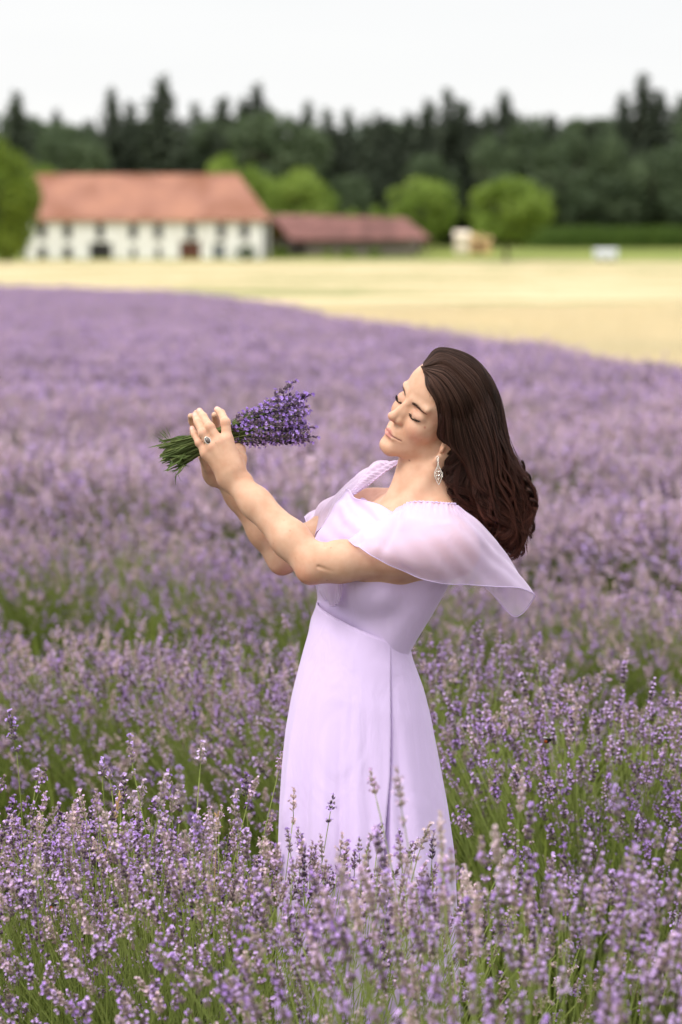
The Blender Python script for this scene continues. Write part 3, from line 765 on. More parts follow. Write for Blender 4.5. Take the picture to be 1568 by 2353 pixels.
def arm_pts(pp): return [np.asarray(x) for x in pp]
SHn = T(-2, 150, -62); ELn = C(722, 1296, -.135); WRn = C(533, 1098, -.055)
SHf = T(-2, -150, -62); ELf = C(652, 1274, .075); WRf = C(508, 1078, .056)
def arm_fn(SH, EL, WR, s=1.0):
    def fn(P):
        p = P.astype(np.float32)
        d = chain(p, [SH, SH * .6 + EL * .4, EL * .82 + SH * .18, EL], np.array([.046, .041, .037, .034]) * s, .02)
        m1 = EL * .72 + WR * .28
        e2 = chain(p, [EL, m1, EL * .30 + WR * .70, WR], np.array([.0335, .0340, .0275, .0240]) * s, .02)
        d = smin(d, e2, .018)
        out_ = unit(EL - (SH + WR) / 2)
        d = smin(d, ell(p - (EL + out_ * .021), (0, 0, 0), (.016, .016, .016)), .016)
        return d
    return fn

def R2(x, y): return 343 + x / 3.657, 857.5 + y / 3.657
def CH(x, y, dd): a = R2(x, y); return C(a[0], a[1], dd)
# near hand: (metacarpal base, knuckle, middle joint, end joint, tip) in the plane of the detail crop, with depth
HN = {
 'index': [CH(715, 800, -.062), CH(655, 560, -.062), CH(642, 415, -.058), CH(607, 338, -.036), CH(572, 306, -.015)],
 'middle': [CH(690, 810, -.066), CH(592, 585, -.070), CH(510, 455, -.066), CH(455, 365, -.048), CH(424, 318, -.030)],
 'ring': [CH(660, 815, -.066), CH(535, 625, -.070), CH(453, 505, -.066), CH(408, 410, -.050), CH(384, 352, -.034)],
 'little': [CH(635, 815, -.060), CH(482, 672, -.062), CH(422, 585, -.060), CH(383, 515, -.048), CH(362, 465, -.036)],
}
HR = {'index': (.0115, .0100, .0086, .0073, .0059), 'middle': (.0115, .0100, .0086, .0073, .0059), 'ring': (.0115, .0096, .0081, .0069, .0056), 'little': (.011, .0089, .0071, .0061, .0051)}
TH = [CH(725, 835, -.045), CH(752, 720, -.034), CH(756, 645, -.016), CH(720, 590, .004)]
def hand_near(P):
    p = P.astype(np.float32)
    palm = None
    for k in HN:
        c = cap(p, HN[k][0], HN[k][1], .0165 if k != 'little' else .0145, .0118)
        palm = c if palm is None else smin(palm, c, .014)
    palm = smin(palm, cap(p, WRn, CH(675, 800, -.055), .0250, .0215), .02)
    palm = smin(palm, cap(p, CH(690, 780, -.045), CH(560, 660, -.050), .020, .014), .014)
    fing = None
    for k in HN:
        g_ = HN[k]; r_ = HR[k]
        f = chain(p, g_[1:], r_[1:], .0035)
        f = smin(f, cap(p, g_[2], g_[2], r_[2] + .0006, r_[2] + .0006), .003)
        fing = f if fing is None else smin(fing, f, .0012)
        nail = unit(g_[4] - g_[3]); 
    d = smin(palm, fing, .006)
    th = chain(p, TH, (.018, .0145, .0115, .0085), .006); d = smin(d, th, .010)
    # tendons and knuckles
    for k in HN:
        a = HN[k][1] + (-FW) * .0065; b = HN[k][0] * .75 + HN[k][1] * .25 - FW * .0120
        d = smin(d, cap(p, a, b, .0048, .0030), .006)
    return d
# far hand: palm below and behind the stems, finger tips showing above
HF_ = {
 'index': [CH(600, 830, .046), CH(600, 600, .056), CH(570, 460, .050), CH(562, 385, .034), CH(550, 352, .018)],
 'middle': [CH(580, 840, .048), CH(545, 610, .060), CH(450, 450, .054), CH(420, 370, .038), CH(398, 335, .022)],
 'ring': [CH(570, 840, .048), CH(500, 640, .058), CH(390, 480, .052), CH(362, 400, .036), CH(350, 362, .020)],
 'little': [CH(560, 850, .044), CH(465, 690, .052), CH(400, 560, .050), CH(372, 500, .036), CH(366, 470, .024)],
}
def hand_far(P):
    p = P.astype(np.float32); palm = None
    for k in HF_:
        c = cap(p, HF_[k][0], HF_[k][1], .016, .012); palm = c if palm is None else smin(palm, c, .014)
    palm = smin(palm, cap(p, WRf, CH(560, 850, .048), .0235, .019), .02)
    palm = smin(palm, cap(p, CH(535, 815, .036), CH(470, 700, .030), .015, .0115), .014)
    fing = None
    for k in HF_:
        f = chain(p, HF_[k][1:], HR[k][1:], .0035); fing = f if fing is None else smin(fing, f, .0012)
    d = smin(palm, fing, .006)
    th = chain(p, [CH(560, 850, .036), CH(510, 780, .016), CH(475, 725, .006), CH(462, 690, .000)], (.015, .0125, .0100, .0085), .006)
    return smin(d, th, .010)

def bs_(pts, pad):
    pts = np.array(pts); c = (pts.min(0) + pts.max(0)) / 2; return c, float(np.linalg.norm(pts - c, axis=1).max() + pad)
hc = H(-80, 0, -5)
def arm_near(P, _f=arm_fn(SHn, ELn, WRn, .955)):
    p = P.astype(np.float32); d = _f(P)
    d = smax(d, -cap(p, C(732, 1302, -.170), C(762, 1314, -.170), .0006, .0004), .006)      # crease beside the elbow
    d = smax(d, -cap(p, C(748, 1262, -.150), C(758, 1250, -.120), .0016, .0016), .010)      # fold in the crook
    d = smax(d, -cap(p, C(545, 1112, -.082), C(562, 1096, -.078), .0008, .0008), .005)      # wrist line
    return smin(d, ell(p - C(567, 1100, -.064), (0, 0, 0), (.009, .009, .009)), .012)
BG = [(head_fn, hc, .150), (neck_fn, *bs_([NKT, T(0, 0, -20)], .075)), (torso_fn, T(0, 0, -100), .235),
      (arm_near, *bs_([SHn, ELn, WRn], .055)), (arm_fn(SHf, ELf, WRf, .93), *bs_([SHf, ELf, WRf], .055)),
      (hand_near, *bs_([p for k in HN.values() for p in k] + TH, .03)), (hand_far, *bs_([p for k in HF_.values() for p in k], .03))]
CUT = T(0, 0, -262)
def body_comb(o, P):
    hd, nk, to, an, af, hn, hf = o
    d = smin(hd, nk, .010); to = smin(to, nk, .030) if True else to
    d = smin(np.minimum(d, 1), to, .022)
    d = smin(d, an, .022); 
    d2 = smin(af, hf, .010); d = smin(d, af, .020); d = np.minimum(d, d2)
    d3 = smin(an, hn, .010); d = np.minimum(d, d3)
    return smax(d, ((CUT - P) @ tU).astype(np.float32), .004)
import time as _t
_t0 = _t.time()
VOX = .0018
bv, bq, bev = nets(BG, body_comb, VOX)
print('body', len(bv), len(bq), round(_t.time() - _t0, 1))

# lower body (under the skirt): a coarser continuation
GZ = 0.06
hipC = T(8, 0, -470)
LEGS = []
WC = [C(835, 1428, .002), C(826, 1475, .0), C(822, 1530, .0), C(824, 1600, .0), C(828, 1680, .0)]
for s_ in (-1, 1):
    hp = C(826 + s_ * 26, 1600, -s_ * .045); kn = np.array([hp[0] + .005, hp[1], .50]); an_ = np.array([kn[0] + .0, kn[1] + .03, .10]); toe = an_ + np.array([-.12, -.07, -.05])
    LEGS.append((hp, kn, an_, toe))
LX = unit(np.array([.6, -.8, 0])); LM = np.stack([np.cross(LX, [0, 0, 1]), LX, np.array([0, 0, 1.0])], 1)
def low_fn(P):
    p = P.astype(np.float32)
    d = None
    for c, r_ in ((C(858, 1400, 0), (.052, .060, .05)), (WC[0], (.054, .062, .06)), (WC[1], (.060, .074, .06)), (WC[2], (.070, .092, .07)), (WC[3], (.076, .102, .08))):
        e_ = ell((p - c) @ LM, (0, 0, 0), r_); d = e_ if d is None else smin(d, e_, .05)
    for hp, kn, an_, toe in LEGS:
        l_ = chain(p, [hp, kn, kn * .6 + an_ * .4, an_], (.068, .050, .050, .034), .03)
        l_ = smin(l_, chain(p, [an_ + np.array([.02, .015, -.045]), toe * .4 + an_ * .6 + np.array([0, 0, -.02]), toe], (.028, .034, .022), .02), .02)
        d = smin(d, l_, .02)
    return d
lv, lq, _ = nets([(low_fn, np.array([WC[2][0], WC[2][1], .62]), .75)], lambda o, P: o[0], .010, iters=1)

# skin colour by place
def lerp3(a, b, w): return a * (1 - w[:, None]) + np.asarray(b) * w[:, None]
q = (bv - NAS) @ HM / HS * 1000; qa = q.copy(); qa[:, 1] = np.abs(q[:, 1]); qf = qa.astype(np.float32)
skin = np.tile(np.array([0.64, 0.405, 0.285]), (len(bv), 1))
up_ = np.minimum(cap(qf, (4.5, 2.5, -67.5), (-1.5, 13, -70.5), 3.6, 3.0), cap(qf, (-1.5, 13, -70.5), (-11, 25.5, -71.5), 3.0, 1.0))
lo_ = np.minimum(cap(qf, (4.0, 0, -76.5), (-2, 13, -76), 4.6, 3.6), cap(qf, (-2, 13, -76), (-11, 25, -72.5), 3.6, 1.0))
lip = 1 - smoothstep(-.2, 1.3, np.minimum(up_, lo_)); skin = lerp3(skin, (0.56, 0.235, 0.215), lip)
seam = np.minimum(cap(qf, (9.5, 0, -72.2), (3, 11, -72.8), .6, .6), cap(qf, (3, 11, -72.8), (-9.5, 28, -70.6), .6, .5))
skin = lerp3(skin, (0.22, 0.075, 0.07), (1 - smoothstep(0, 1.6, seam)) * .85)
blush = np.exp(-(((qa - (-20, 44, -42)) / (22, 16, 16)) ** 2).sum(1)); skin = lerp3(skin, (0.66, 0.31, 0.22), blush * .55)
nosr = np.exp(-(((q - (18, 0, -40)) / (9, 9, 9)) ** 2).sum(1)); skin = lerp3(skin, (0.64, 0.33, 0.24), nosr * .5)
lidc = 1 - smoothstep(0, 3, ell(qf, (-6, 30, -9), (7, 13, 8.0))); skin = lerp3(skin, (0.60, 0.35, 0.26), lidc * .6)
lash = np.minimum(cap(qf, (-9, 17, -16), (-2.2, 30, -19.5), .1, .1), cap(qf, (-2.2, 30, -19.5), (-12, 45.5, -15), .1, .1))
skin = lerp3(skin, (0.05, 0.03, 0.03), (1 - smoothstep(.9, 2.2, lash)) * .9)
nos = 1 - smoothstep(-1, 2, ell(qf, (7.5, 6.2, -48.5), (5.0, 2.6, 4.0))); skin = lerp3(skin, (0.22, 0.09, 0.07), nos * .8)
for (f_, l_, u_, r_, c_) in ((-24, 52, -22, 2.2, (.50, .20, .15)), (-40, 40, -100, 1.6, (.30, .13, .09)), (-30, 60, -50, 1.2, (.5, .24, .18))):
    dd_ = np.linalg.norm(q - q[np.argmin(np.linalg.norm(q - (f_, l_, u_), axis=1))], axis=1); skin = lerp3(skin, c_, 1 - smoothstep(r_ * .6, r_ * 1.3, dd_))
kn = np.full(len(bv), 1.0)
for k in HN:
    for j in (1, 2): kn = np.minimum(kn, np.linalg.norm(bv - (HN[k][j] - FW * .008), axis=1))
    tipd = np.linalg.norm(bv - HN[k][4], axis=1); skin = lerp3(skin, (0.66, 0.34, 0.27), (1 - smoothstep(.004, .012, tipd)) * .6)
    ax_ = unit(HN[k][4] - HN[k][3]); nc = HN[k][4] - FW * .0045 + ax_ * .0005; rel = bv - nc
    al = rel @ ax_; sd = rel @ unit(np.cross(ax_, FW)); dp = rel @ (-FW)
    nail = (1 - smoothstep(.8, 1.1, np.sqrt((al / .0058) ** 2 + (sd / .0044) ** 2))) * (dp > -.003); skin = lerp3(skin, (0.74, 0.48, 0.42), nail * .9)
skin = lerp3(skin, (0.60, 0.32, 0.23), (1 - smoothstep(.004, .011, kn)) * .4)
eld = np.minimum(np.linalg.norm(bv - (ELn + unit(ELn - (SHn + WRn) / 2) * .03), axis=1), np.linalg.norm(bv - (ELf + unit(ELf - (SHf + WRf) / 2) * .03), axis=1))
skin = lerp3(skin, (0.60, 0.29, 0.20), (1 - smoothstep(.01, .04, eld)) * .6)
# freckles and small moles on arms and chest
rf = np.random.default_rng(5)
front = np.nonzero(((bv - CAMP) @ FW) < 4.5)[0]
far_h = np.linalg.norm(bv - hc, axis=1) > .16
cand = front[far_h[front]]
for i in rf.choice(cand, 60, replace=False):
    dd_ = np.linalg.norm(bv - bv[i], axis=1); r_ = .0004 + .0010 * rf.random() ** 3
    skin = lerp3(skin, (.28, .12, .075), (1 - smoothstep(r_, r_ * 2.2, dd_)) * (.25 + .45 * rf.random()))
lowc = np.tile(np.array([0.62, 0.40, 0.285]), (len(lv), 1))

m_skin, t, b = mat_new('skin', (0.6, 0.4, 0.3), 0.56, 0.30)
a = t.nodes.new('ShaderNodeVertexColor'); a.layer_name = 'Col'
tcn = t.nodes.new('ShaderNodeTexCoord')
n1 = t.nodes.new('ShaderNodeTexNoise'); n1.inputs['Scale'].default_value = 38; n1.inputs['Detail'].default_value = 6; t.links.new(tcn.outputs['Object'], n1.inputs[0])
rr = t.nodes.new('ShaderNodeValToRGB'); rr.color_ramp.elements[0].position = .3; rr.color_ramp.elements[0].color = (.92, .80, .74, 1); rr.color_ramp.elements[1].position = .7; rr.color_ramp.elements[1].color = (1.05, 1.04, 1.03, 1)
t.links.new(n1.outputs[0], rr.inputs[0])
mx = t.nodes.new('ShaderNodeMix'); mx.data_type = 'RGBA'; mx.blend_type = 'MULTIPLY'; mx.inputs['Factor'].default_value = 1
t.links.new(a.outputs[0], mx.inputs['A']); t.links.new(rr.outputs[0], mx.inputs['B']); t.links.new(mx.outputs['Result'], b.inputs['Base Color'])
b.inputs['Subsurface Weight'].default_value = .18; b.inputs['Subsurface Radius'].default_value = (1.0, .35, .2); b.inputs['Subsurface Scale'].default_value = .006
n2 = t.nodes.new('ShaderNodeTexNoise'); n2.inputs['Scale'].default_value = 700; n2.inputs['Detail'].default_value = 3; t.links.new(tcn.outputs['Object'], n2.inputs[0])
bp = t.nodes.new('ShaderNodeBump'); bp.inputs['Distance'].default_value = .0003; bp.inputs['Strength'].default_value = .5; t.links.new(n2.outputs[0], bp.inputs['Height']); t.links.new(bp.outputs[0], b.inputs['Normal'])

PB = np.array([C(840, 1400, 0)[0], C(840, 1400, 0)[1], 0.0])
woman = empty('person', tuple(PB)); tag(woman, 'dark haired woman in a long lilac dress, leaning back and lifting a lavender bunch', 'person')
def wl(name, me, parent=None):
    """Link world-coordinate mesh under the woman (or under one of her parts)."""
    o = link(name, me, parent or woman)
    if parent is None: o.location = tuple(-PB)
    return o
wl('body', npmesh('body', np.concatenate([bv, lv]), np.concatenate([bq, lq + len(bv)]), m_skin, True, np.concatenate([skin, lowc])))

# ------------------------------------------------------------------ dress
def mat_cloth(name, col, sheer=0.0, transl=0.25):
    m, t, b = mat_new(name, col, .75, .15)
    b.inputs['Sheen Weight'].default_value = .25; b.inputs['Sheen Roughness'].default_value = .4
    tcn = t.nodes.new('ShaderNodeTexCoord')
    w = t.nodes.new('ShaderNodeTexNoise'); w.inputs['Scale'].default_value = 900; w.inputs['Detail'].default_value = 2; t.links.new(tcn.outputs['Object'], w.inputs[0])
    bp = t.nodes.new('ShaderNodeBump'); bp.inputs['Distance'].default_value = .0003; bp.inputs['Strength'].default_value = .4; t.links.new(w.outputs[0], bp.inputs['Height'])
    mpw = t.nodes.new('ShaderNodeMapping'); mpw.inputs['Scale'].default_value = (1.6, 1.6, .55); mpw.inputs['Rotation'].default_value = (0, R(-18), 0); t.links.new(tcn.outputs['Object'], mpw.inputs[0])
    w2 = t.nodes.new('ShaderNodeTexNoise'); w2.inputs['Scale'].default_value = 9; w2.inputs['Detail'].default_value = 3; w2.inputs['Distortion'].default_value = 1.1; t.links.new(mpw.outputs[0], w2.inputs[0])
    b2 = t.nodes.new('ShaderNodeBump'); b2.inputs['Distance'].default_value = .010; b2.inputs['Strength'].default_value = .55; t.links.new(w2.outputs[0], b2.inputs['Height']); t.links.new(bp.outputs[0], b2.inputs['Normal']); t.links.new(b2.outputs[0], b.inputs['Normal'])
    tr_ = t.nodes.new('ShaderNodeBsdfTranslucent'); tr_.inputs[0].default_value = (*[c * 1.0 for c in col], 1)
    m1 = t.nodes.new('ShaderNodeMixShader'); m1.inputs[0].default_value = transl; t.links.new(b.outputs[0], m1.inputs[1]); t.links.new(tr_.outputs[0], m1.inputs[2])
    o = t.nodes['Material Output']; last = m1
    if sheer > 0:
        tp_ = t.nodes.new('ShaderNodeBsdfTransparent'); tp_.inputs[0].default_value = (1, .98, 1, 1)
        lw = t.nodes.new('ShaderNodeLayerWeight'); lw.inputs[0].default_value = .35
        mm = t.nodes.new('ShaderNodeMapRange'); mm.inputs['From Min'].default_value = 0; mm.inputs['From Max'].default_value = 1; mm.inputs['To Min'].default_value = sheer; mm.inputs['To Max'].default_value = sheer * .15
        t.links.new(lw.outputs['Facing'], mm.inputs['Value'])
        m2 = t.nodes.new('ShaderNodeMixShader'); t.links.new(mm.outputs[0], m2.inputs[0]); t.links.new(m1.outputs[0], m2.inputs[1]); t.links.new(tp_.outputs[0], m2.inputs[2]); last = m2
    t.links.new(last.outputs[0], o.inputs[0]); return m
LIL = (0.725, 0.575, 0.850)
m_dress = mat_cloth('lilac_crepe', LIL, 0, .12)
m_sheer = mat_cloth('lilac_chiffon', (0.80, 0.68, 0.86), .66, .3)
dress = empty('dress'); dress.parent = woman; dress.location = tuple(-PB)
def dl(name, me): return link(name, me, dress)

# bodice: grown from the torso, cut at neckline and waist
nP = [C(812, 1140, .03), C(868, 1158, -.03), C(905, 1178, -.065), C(1005, 1166, -.15)]
def fitplane(a, b, c): n = np.cross(b - a, c - a); return unit(n) * (1 if n @ tU > 0 else -1)
nPl = np.array([(p - NB) @ TM * 1000 for p in nP]); NKP = np.polyfit(nPl[:, 1], nPl[:, 2], 2); print('neck pts', nPl.round(), NKP)
seamC = C(838, 1432, 0); 
def bod_fn(P):
    q = ((P - NB) @ TM * 1000).astype(np.float32); qa = q.copy(); qa[:, 1] = np.abs(q[:, 1])
    d = torso_fn(P) * 1000
    d = smin(d, ell(q, (62, 0, -182), (46, 106, 54)), 24)
    d = d - 4.0 + 5.0 * smoothstep(-285, -325, q[:, 2]) + 16 * smoothstep(-322, -350, q[:, 2])
    # soft drape folds across the bust
    al = q[:, 2] + .35 * q[:, 1]
    fold = np.sin(al / 9.0 + 1.2 * np.sin(q[:, 1] / 30)) * .7 * np.exp(-((q[:, 2] + 130) / 55) ** 2) * (q[:, 0] > 0)
    wr_ = 1.1 * np.sin((q[:, 2] + .55 * q[:, 1]) / 7.5 + 1.5 * np.sin(q[:, 1] / 26.0)) * np.exp(-((q[:, 2] + 300) / 30) ** 2) * np.clip(.5 + .5 * np.sin(q[:, 1] / 31 + 1), 0, 1)
    pl = wr_ + np.sin(q[:, 1] / 5.5 + .01 * q[:, 2]) * .35 * np.exp(-((q[:, 2] + 290) / 60) ** 2)
    d = d - fold - pl
    # princess seam
    sm = np.abs(q[:, 1] - (62 + .10 * (q[:, 2] + 290))); d = d + .9 * np.exp(-(sm / 1.3) ** 2) * (q[:, 0] > 0) * (q[:, 2] < -170)
    return d * .001
def bod_comb(o, P):
    d = o[0]
    ql = (P - NB) @ TM * 1000
    ufr = np.polyval(NKP, ql[:, 1]); wb = smoothstep(20, -40, ql[:, 0])
    lim = ufr * (1 - wb) + (-15) * wb
    d = smax(d, ((ql[:, 2] - lim) * .0008).astype(np.float32), .006)
    return smax(d, ((-352 - ql[:, 2]) * .001).astype(np.float32), .003)
dv, dq, _ = nets([(bod_fn, T(10, 0, -190), .27)], bod_comb, .0028)
dl('bodice', npmesh('bodice', dv, dq, m_dress, True))

def patch(name, ctrl, nu, nv, mat, wr=None, thick=.0012, parent=dress):
    """ctrl[u][v] = (px, py, depth)."""
    c = np.array(ctrl, float); P3 = C(c[..., 0], c[..., 1], c[..., 2])
    G = catmull(catmull(P3, nu, 0), nv, 1)
    if wr is not None:
        du = np.gradient(G, axis=0); dv_ = np.gradient(G, axis=1); n_ = np.cross(du, dv_); n_ /= np.linalg.norm(n_, axis=2)[..., None] + 1e-9
        u, v = np.meshgrid(np.linspace(0, 1, nu), np.linspace(0, 1, nv), indexing='ij'); G = G + n_ * wr(u, v)[..., None]
    o = link(name, npmesh(name, G.reshape(-1, 3), gridfaces(nu, nv), mat, True), parent)
    if thick:
        s = o.modifiers.new('thickness', 'SOLIDIFY'); s.thickness = thick; s.offset = 0
    return o, G

NSL = [  # near sleeve, from bust to back; each row runs from the neck edge down to the hem
 [(903, 1178, -.082), (884, 1188, -.098), (858, 1203, -.118), (828, 1220, -.138), (800, 1236, -.150)],
 [(918, 1167, -.092), (900, 1188, -.125), (878, 1212, -.160), (852, 1238, -.188), (826, 1257, -.186)],
 [(938, 1156, -.112), (925, 1192, -.160), (905, 1228, -.196), (885, 1262, -.212), (868, 1283, -.206)],
 [(975, 1154, -.138), (968, 1195, -.182), (955, 1238, -.214), (940, 1285, -.226), (930, 1316, -.216)],
 [(1010, 1156, -.150), (1012, 1200, -.190), (1010, 1248, -.218), (1003, 1300, -.226), (992, 1336, -.215)],
 [(1036, 1158, -.150), (1052, 1203, -.184), (1062, 1252, -.205), (1062, 1305, -.208), (1055, 1345, -.196)],
 [(1048, 1162, -.142), (1078, 1202, -.165), (1105, 1250, -.180), (1115, 1303, -.180), (1118, 1346, -.170)],
 [(1051, 1164, -.132), (1092, 1198, -.140), (1130, 1248, -.150), (1158, 1302, -.150), (1178, 1350, -.145)],
 [(1052, 1166, -.120), (1100, 1199, -.110), (1142, 1240, -.115), (1182, 1305, -.115), (1226, 1362, -.118)],
 [(1048, 1168, -.105), (1098, 1203, -.085), (1138, 1248, -.085), (1176, 1320, -.090), (1221, 1384, -.100)],
 [(1040, 1172, -.090), (1085, 1215, -.065), (1118, 1268, -.065), (1152, 1345, -.070), (1186, 1416, -.080)],
 [(1030, 1176, -.075), (1060, 1230, -.050), (1082, 1285, -.050), (1105, 1335, -.055), (1135, 1370, -.060)],
]
def wr1(u, v):
    return (.0034 * np.sin(2 * math.pi * (2.7 * u + 1.1 * v + .2 * np.sin(6 * u))) * smoothstep(.1, .5, v) + .0011 * np.sin(2 * math.pi * (9.5 * u - 2.0 * v + .3 * np.sin(5 * v)))
            + .0042 * np.sin(2 * math.pi * (4.3 * u + .15)) * smoothstep(.55, 1, v) + .0018 * np.sin(2 * math.pi * 34 * u + 4 * np.sin(9 * u)) * np.exp(-(v / .10) ** 2) + .0030 * np.exp(-(((u - .14 - .05 * v) / .022) ** 2)) * smoothstep(0, .3, v))
o_s, Gs = patch('sleeve', NSL, 230, 80, m_sheer, wr1)
def hem(G, name, r=.0011, parent=None):
    mb = MB(); v, f = tube(G, r, 5); mb.add(v, f); return link(name, mb.mesh(name, m_dress, True), parent or dress)
hem(Gs[:, -1], 'sleeve_hem', parent=o_s)
# gathered elastic along the shoulder
gp = catmull(Gs[20:190:12, 0], 200); gp = gp + (tU * (.0016 * np.abs(np.sin(np.linspace(0, 95, 200)))[:, None])) + (-FW) * .001
mb = MB(); v, f = tube(gp, .0012 + .0003 * np.sin(np.linspace(0, 130, 200)) * np.sin(np.linspace(0, 21, 200)), 7); mb.add(v, f); link('sleeve_gather', mb.mesh('sleeve_gather', m_dress, True), o_s)

FSL = [  # far sleeve
 [(917, 1063, .075), (908, 1072, .060), (880, 1090, .045), (848, 1112, .035), (822, 1132, .030)],
 [(905, 1059, .085), (880, 1066, .070), (850, 1092, .050), (826, 1120, .035), (808, 1142, .028)],
 [(886, 1061, .110), (858, 1068, .090), (828, 1100, .065), (800, 1135, .045), (785, 1165, .030)],
 [(872, 1066, .130), (838, 1082, .120), (800, 1115, .100), (768, 1150, .075), (748, 1195, .045)],
 [(868, 1072, .160), (826, 1092, .150), (786, 1128, .130), (738, 1162, .110), (726, 1230, .060)],
 [(850, 1088, .190), (818, 1108, .180), (780, 1140, .165), (730, 1170, .150), (712, 1220, .105)],
 [(844, 1104, .215), (812, 1126, .205), (778, 1150, .190), (722, 1177, .175), (701, 1190, .150)],
 [(838, 1120, .230), (806, 1142, .225), (788, 1165, .210), (735, 1190, .200), (706, 1216, .180)],
]
def wr2(u, v): return .0022 * np.sin(2 * math.pi * (4 * u + v)) + .0012 * np.sin(2 * math.pi * 17 * v + 3 * np.sin(9 * v)) * np.exp(-(u / .2) ** 2) + .0012 * np.sin(2 * math.pi * (9 * u - 1.5 * v))
o_f, Gf = patch('sleeve', FSL, 120, 120, m_sheer, wr2)
hem(Gf[:, -1], 'sleeve_hem', parent=o_f)
mb = MB(); gp = Gf[0] + tU * .001; v, f = tube(gp, .0011 + .0002 * np.sin(np.linspace(0, 75, len(gp))), 7); mb.add(v, f); link('sleeve_gather', mb.mesh('sleeve_gather', m_dress, True), o_f)
# cowl front of the bodice
COWL = [
 [(796, 1124, .052), (780, 1150, .052), (760, 1180, .047), (738, 1212, .042), (722, 1245, .035)],
 [(803, 1127, .022), (792, 1150, .018), (775, 1180, .012), (752, 1215, .006), (738, 1250, .004)],
 [(815, 1145, .000), (806, 1170, -.008), (792, 1198, -.014), (774, 1228, -.018), (762, 1262, -.018)],
 [(842, 1153, -.028), (832, 1180, -.040), (820, 1205, -.048), (805, 1234, -.052), (795, 1270, -.052)],
 [(872, 1161, -.052), (862, 1188, -.068), (850, 1212, -.078), (838, 1240, -.084), (828, 1275, -.084)],
 [(905, 1178, -.078), (892, 1200, -.096), (880, 1225, -.104), (868, 1250, -.108), (860, 1285, -.108)],
 [(935, 1180, -.100), (925, 1205, -.115), (915, 1230, -.120), (905, 1260, -.124), (895, 1290, -.124)],
]
def wr3(u, v): return .0019 * np.sin(2 * math.pi * (1.7 * v ** .8 - .9 * u + .25 * np.sin(4 * u))) + .0006 * np.sin(2 * math.pi * (4.1 * v - 2.9 * u * u + .3))
o_c, Gc = patch('cowl', COWL, 90, 90, m_dress, wr3, .002)
hem(Gc[:, 0], 'neck_hem', .0016, o_c)
# loose end of the far sleeve hanging below the arms
HANG = [
 [(730, 1330, .03), (732, 1345, .028), (734, 1360, .022), (745, 1378, .018)],
 [(745, 1330, .00), (748, 1350, -.004), (752, 1368, -.006), (758, 1386, -.004)],
 [(765, 1330, -.018), (767, 1352, -.024), (768, 1374, -.026), (767, 1393, -.020)],
 [(778, 1330, -.030), (779, 1350, -.036), (780, 1370, -.034), (775, 1384, -.026)],
 [(790, 1330, -.030), (788, 1345, -.034), (788, 1360, -.032), (786, 1374, -.026)],
]
HANG = [[(x_, y_, z_ - .060) for x_, y_, z_ in row_] for row_ in HANG]
o_h, Gh = patch('sleeve_end', HANG, 60, 40, m_sheer, lambda u, v: .003 * np.sin(2 * math.pi * 2.2 * u) * v)
hem(Gh[:, -1], 'sleeve_hem', parent=o_h)
# skirt: rings from the slanting waist seam down to the hem
lft = [(1386, 731), (1420, 724), (1470, 708), (1530, 692), (1600, 675), (1680, 662), (1760, 655), (1850, 650), (1950, 647), (2100, 645), (2350, 640), (2700, 632)]
rgt = [(1478, 940), (1505, 942), (1535, 953), (1580, 970), (1640, 985), (1740, 1004), (1850, 1024), (1950, 1038), (2100, 1046), (2200, 1050), (2350, 1052), (2700, 1056)]
nr = 190; nth = 520
sv = np.linspace(0, 1, nr); PYb = 2790.0
yl = 1388 + (PYb - 1388) * sv; yr = 1476 + (PYb - 1476) * sv
xl_ = np.interp(yl, *zip(*lft)); xr2 = np.interp(yr, *zip(*rgt))
for _ in range(6):
    xl_[1:-1] = (xl_[:-2] + 2 * xl_[1:-1] + xl_[2:]) / 4; xr2[1:-1] = (xr2[:-2] + 2 * xr2[1:-1] + xr2[2:]) / 4
dd0 = np.interp(sv, [0, .1, .3, 1], [0, 0, .0, -.01])
PL = C(xl_, yl, dd0); PR = C(xr2, yr, dd0); Cn = (PL + PR) / 2; Ax = (PR - PL) / 2
aw = np.linalg.norm(Ax, axis=1)
bw = np.interp(sv, [0, .12, .3, .6, 1], [.106, .130, .150, .19, .24])
th = np.linspace(0, 2 * math.pi, nth, endpoint=False)
ct, st_ = np.cos(th), np.sin(th)          # th=0 right, pi/2 away, 3pi/2 toward the camera
def fold_at(c, w): 
    d_ = (th - c + math.pi) % (2 * math.pi) - math.pi; return np.exp(-(d_ / w) ** 2)
dispR = np.zeros((nr, nth))
S = sv[:, None]
for c0, c1, w, amp in ((3.55, 3.50, .10, .016), (3.95, 3.80, .09, -.012), (4.22, 4.12, .07, .012), (4.42, 4.34, .05, -.012), (4.60, 4.56, .06, .007), (5.35, 5.40, .10, .008), (5.75, 5.80, .12, -.010), (.5, .5, .2, .02), (1.2, 1.2, .2, -.02), (2.0, 2.0, .2, .02), (2.7, 2.7, .2, -.015)):
    cc_ = c0 + (c1 - c0) * sv
    d_ = (th[None] - cc_[:, None] + math.pi) % (2 * math.pi) - math.pi
    dispR += amp * np.exp(-(d_ / w) ** 2) * smoothstep(.08, .55, S)
for k in range(10):
    dispR += .0007 * np.sin((5 + 3 * k) * th[None] + 6.28 * rf.random() + 1.5 * S) * smoothstep(.02, .4, S)
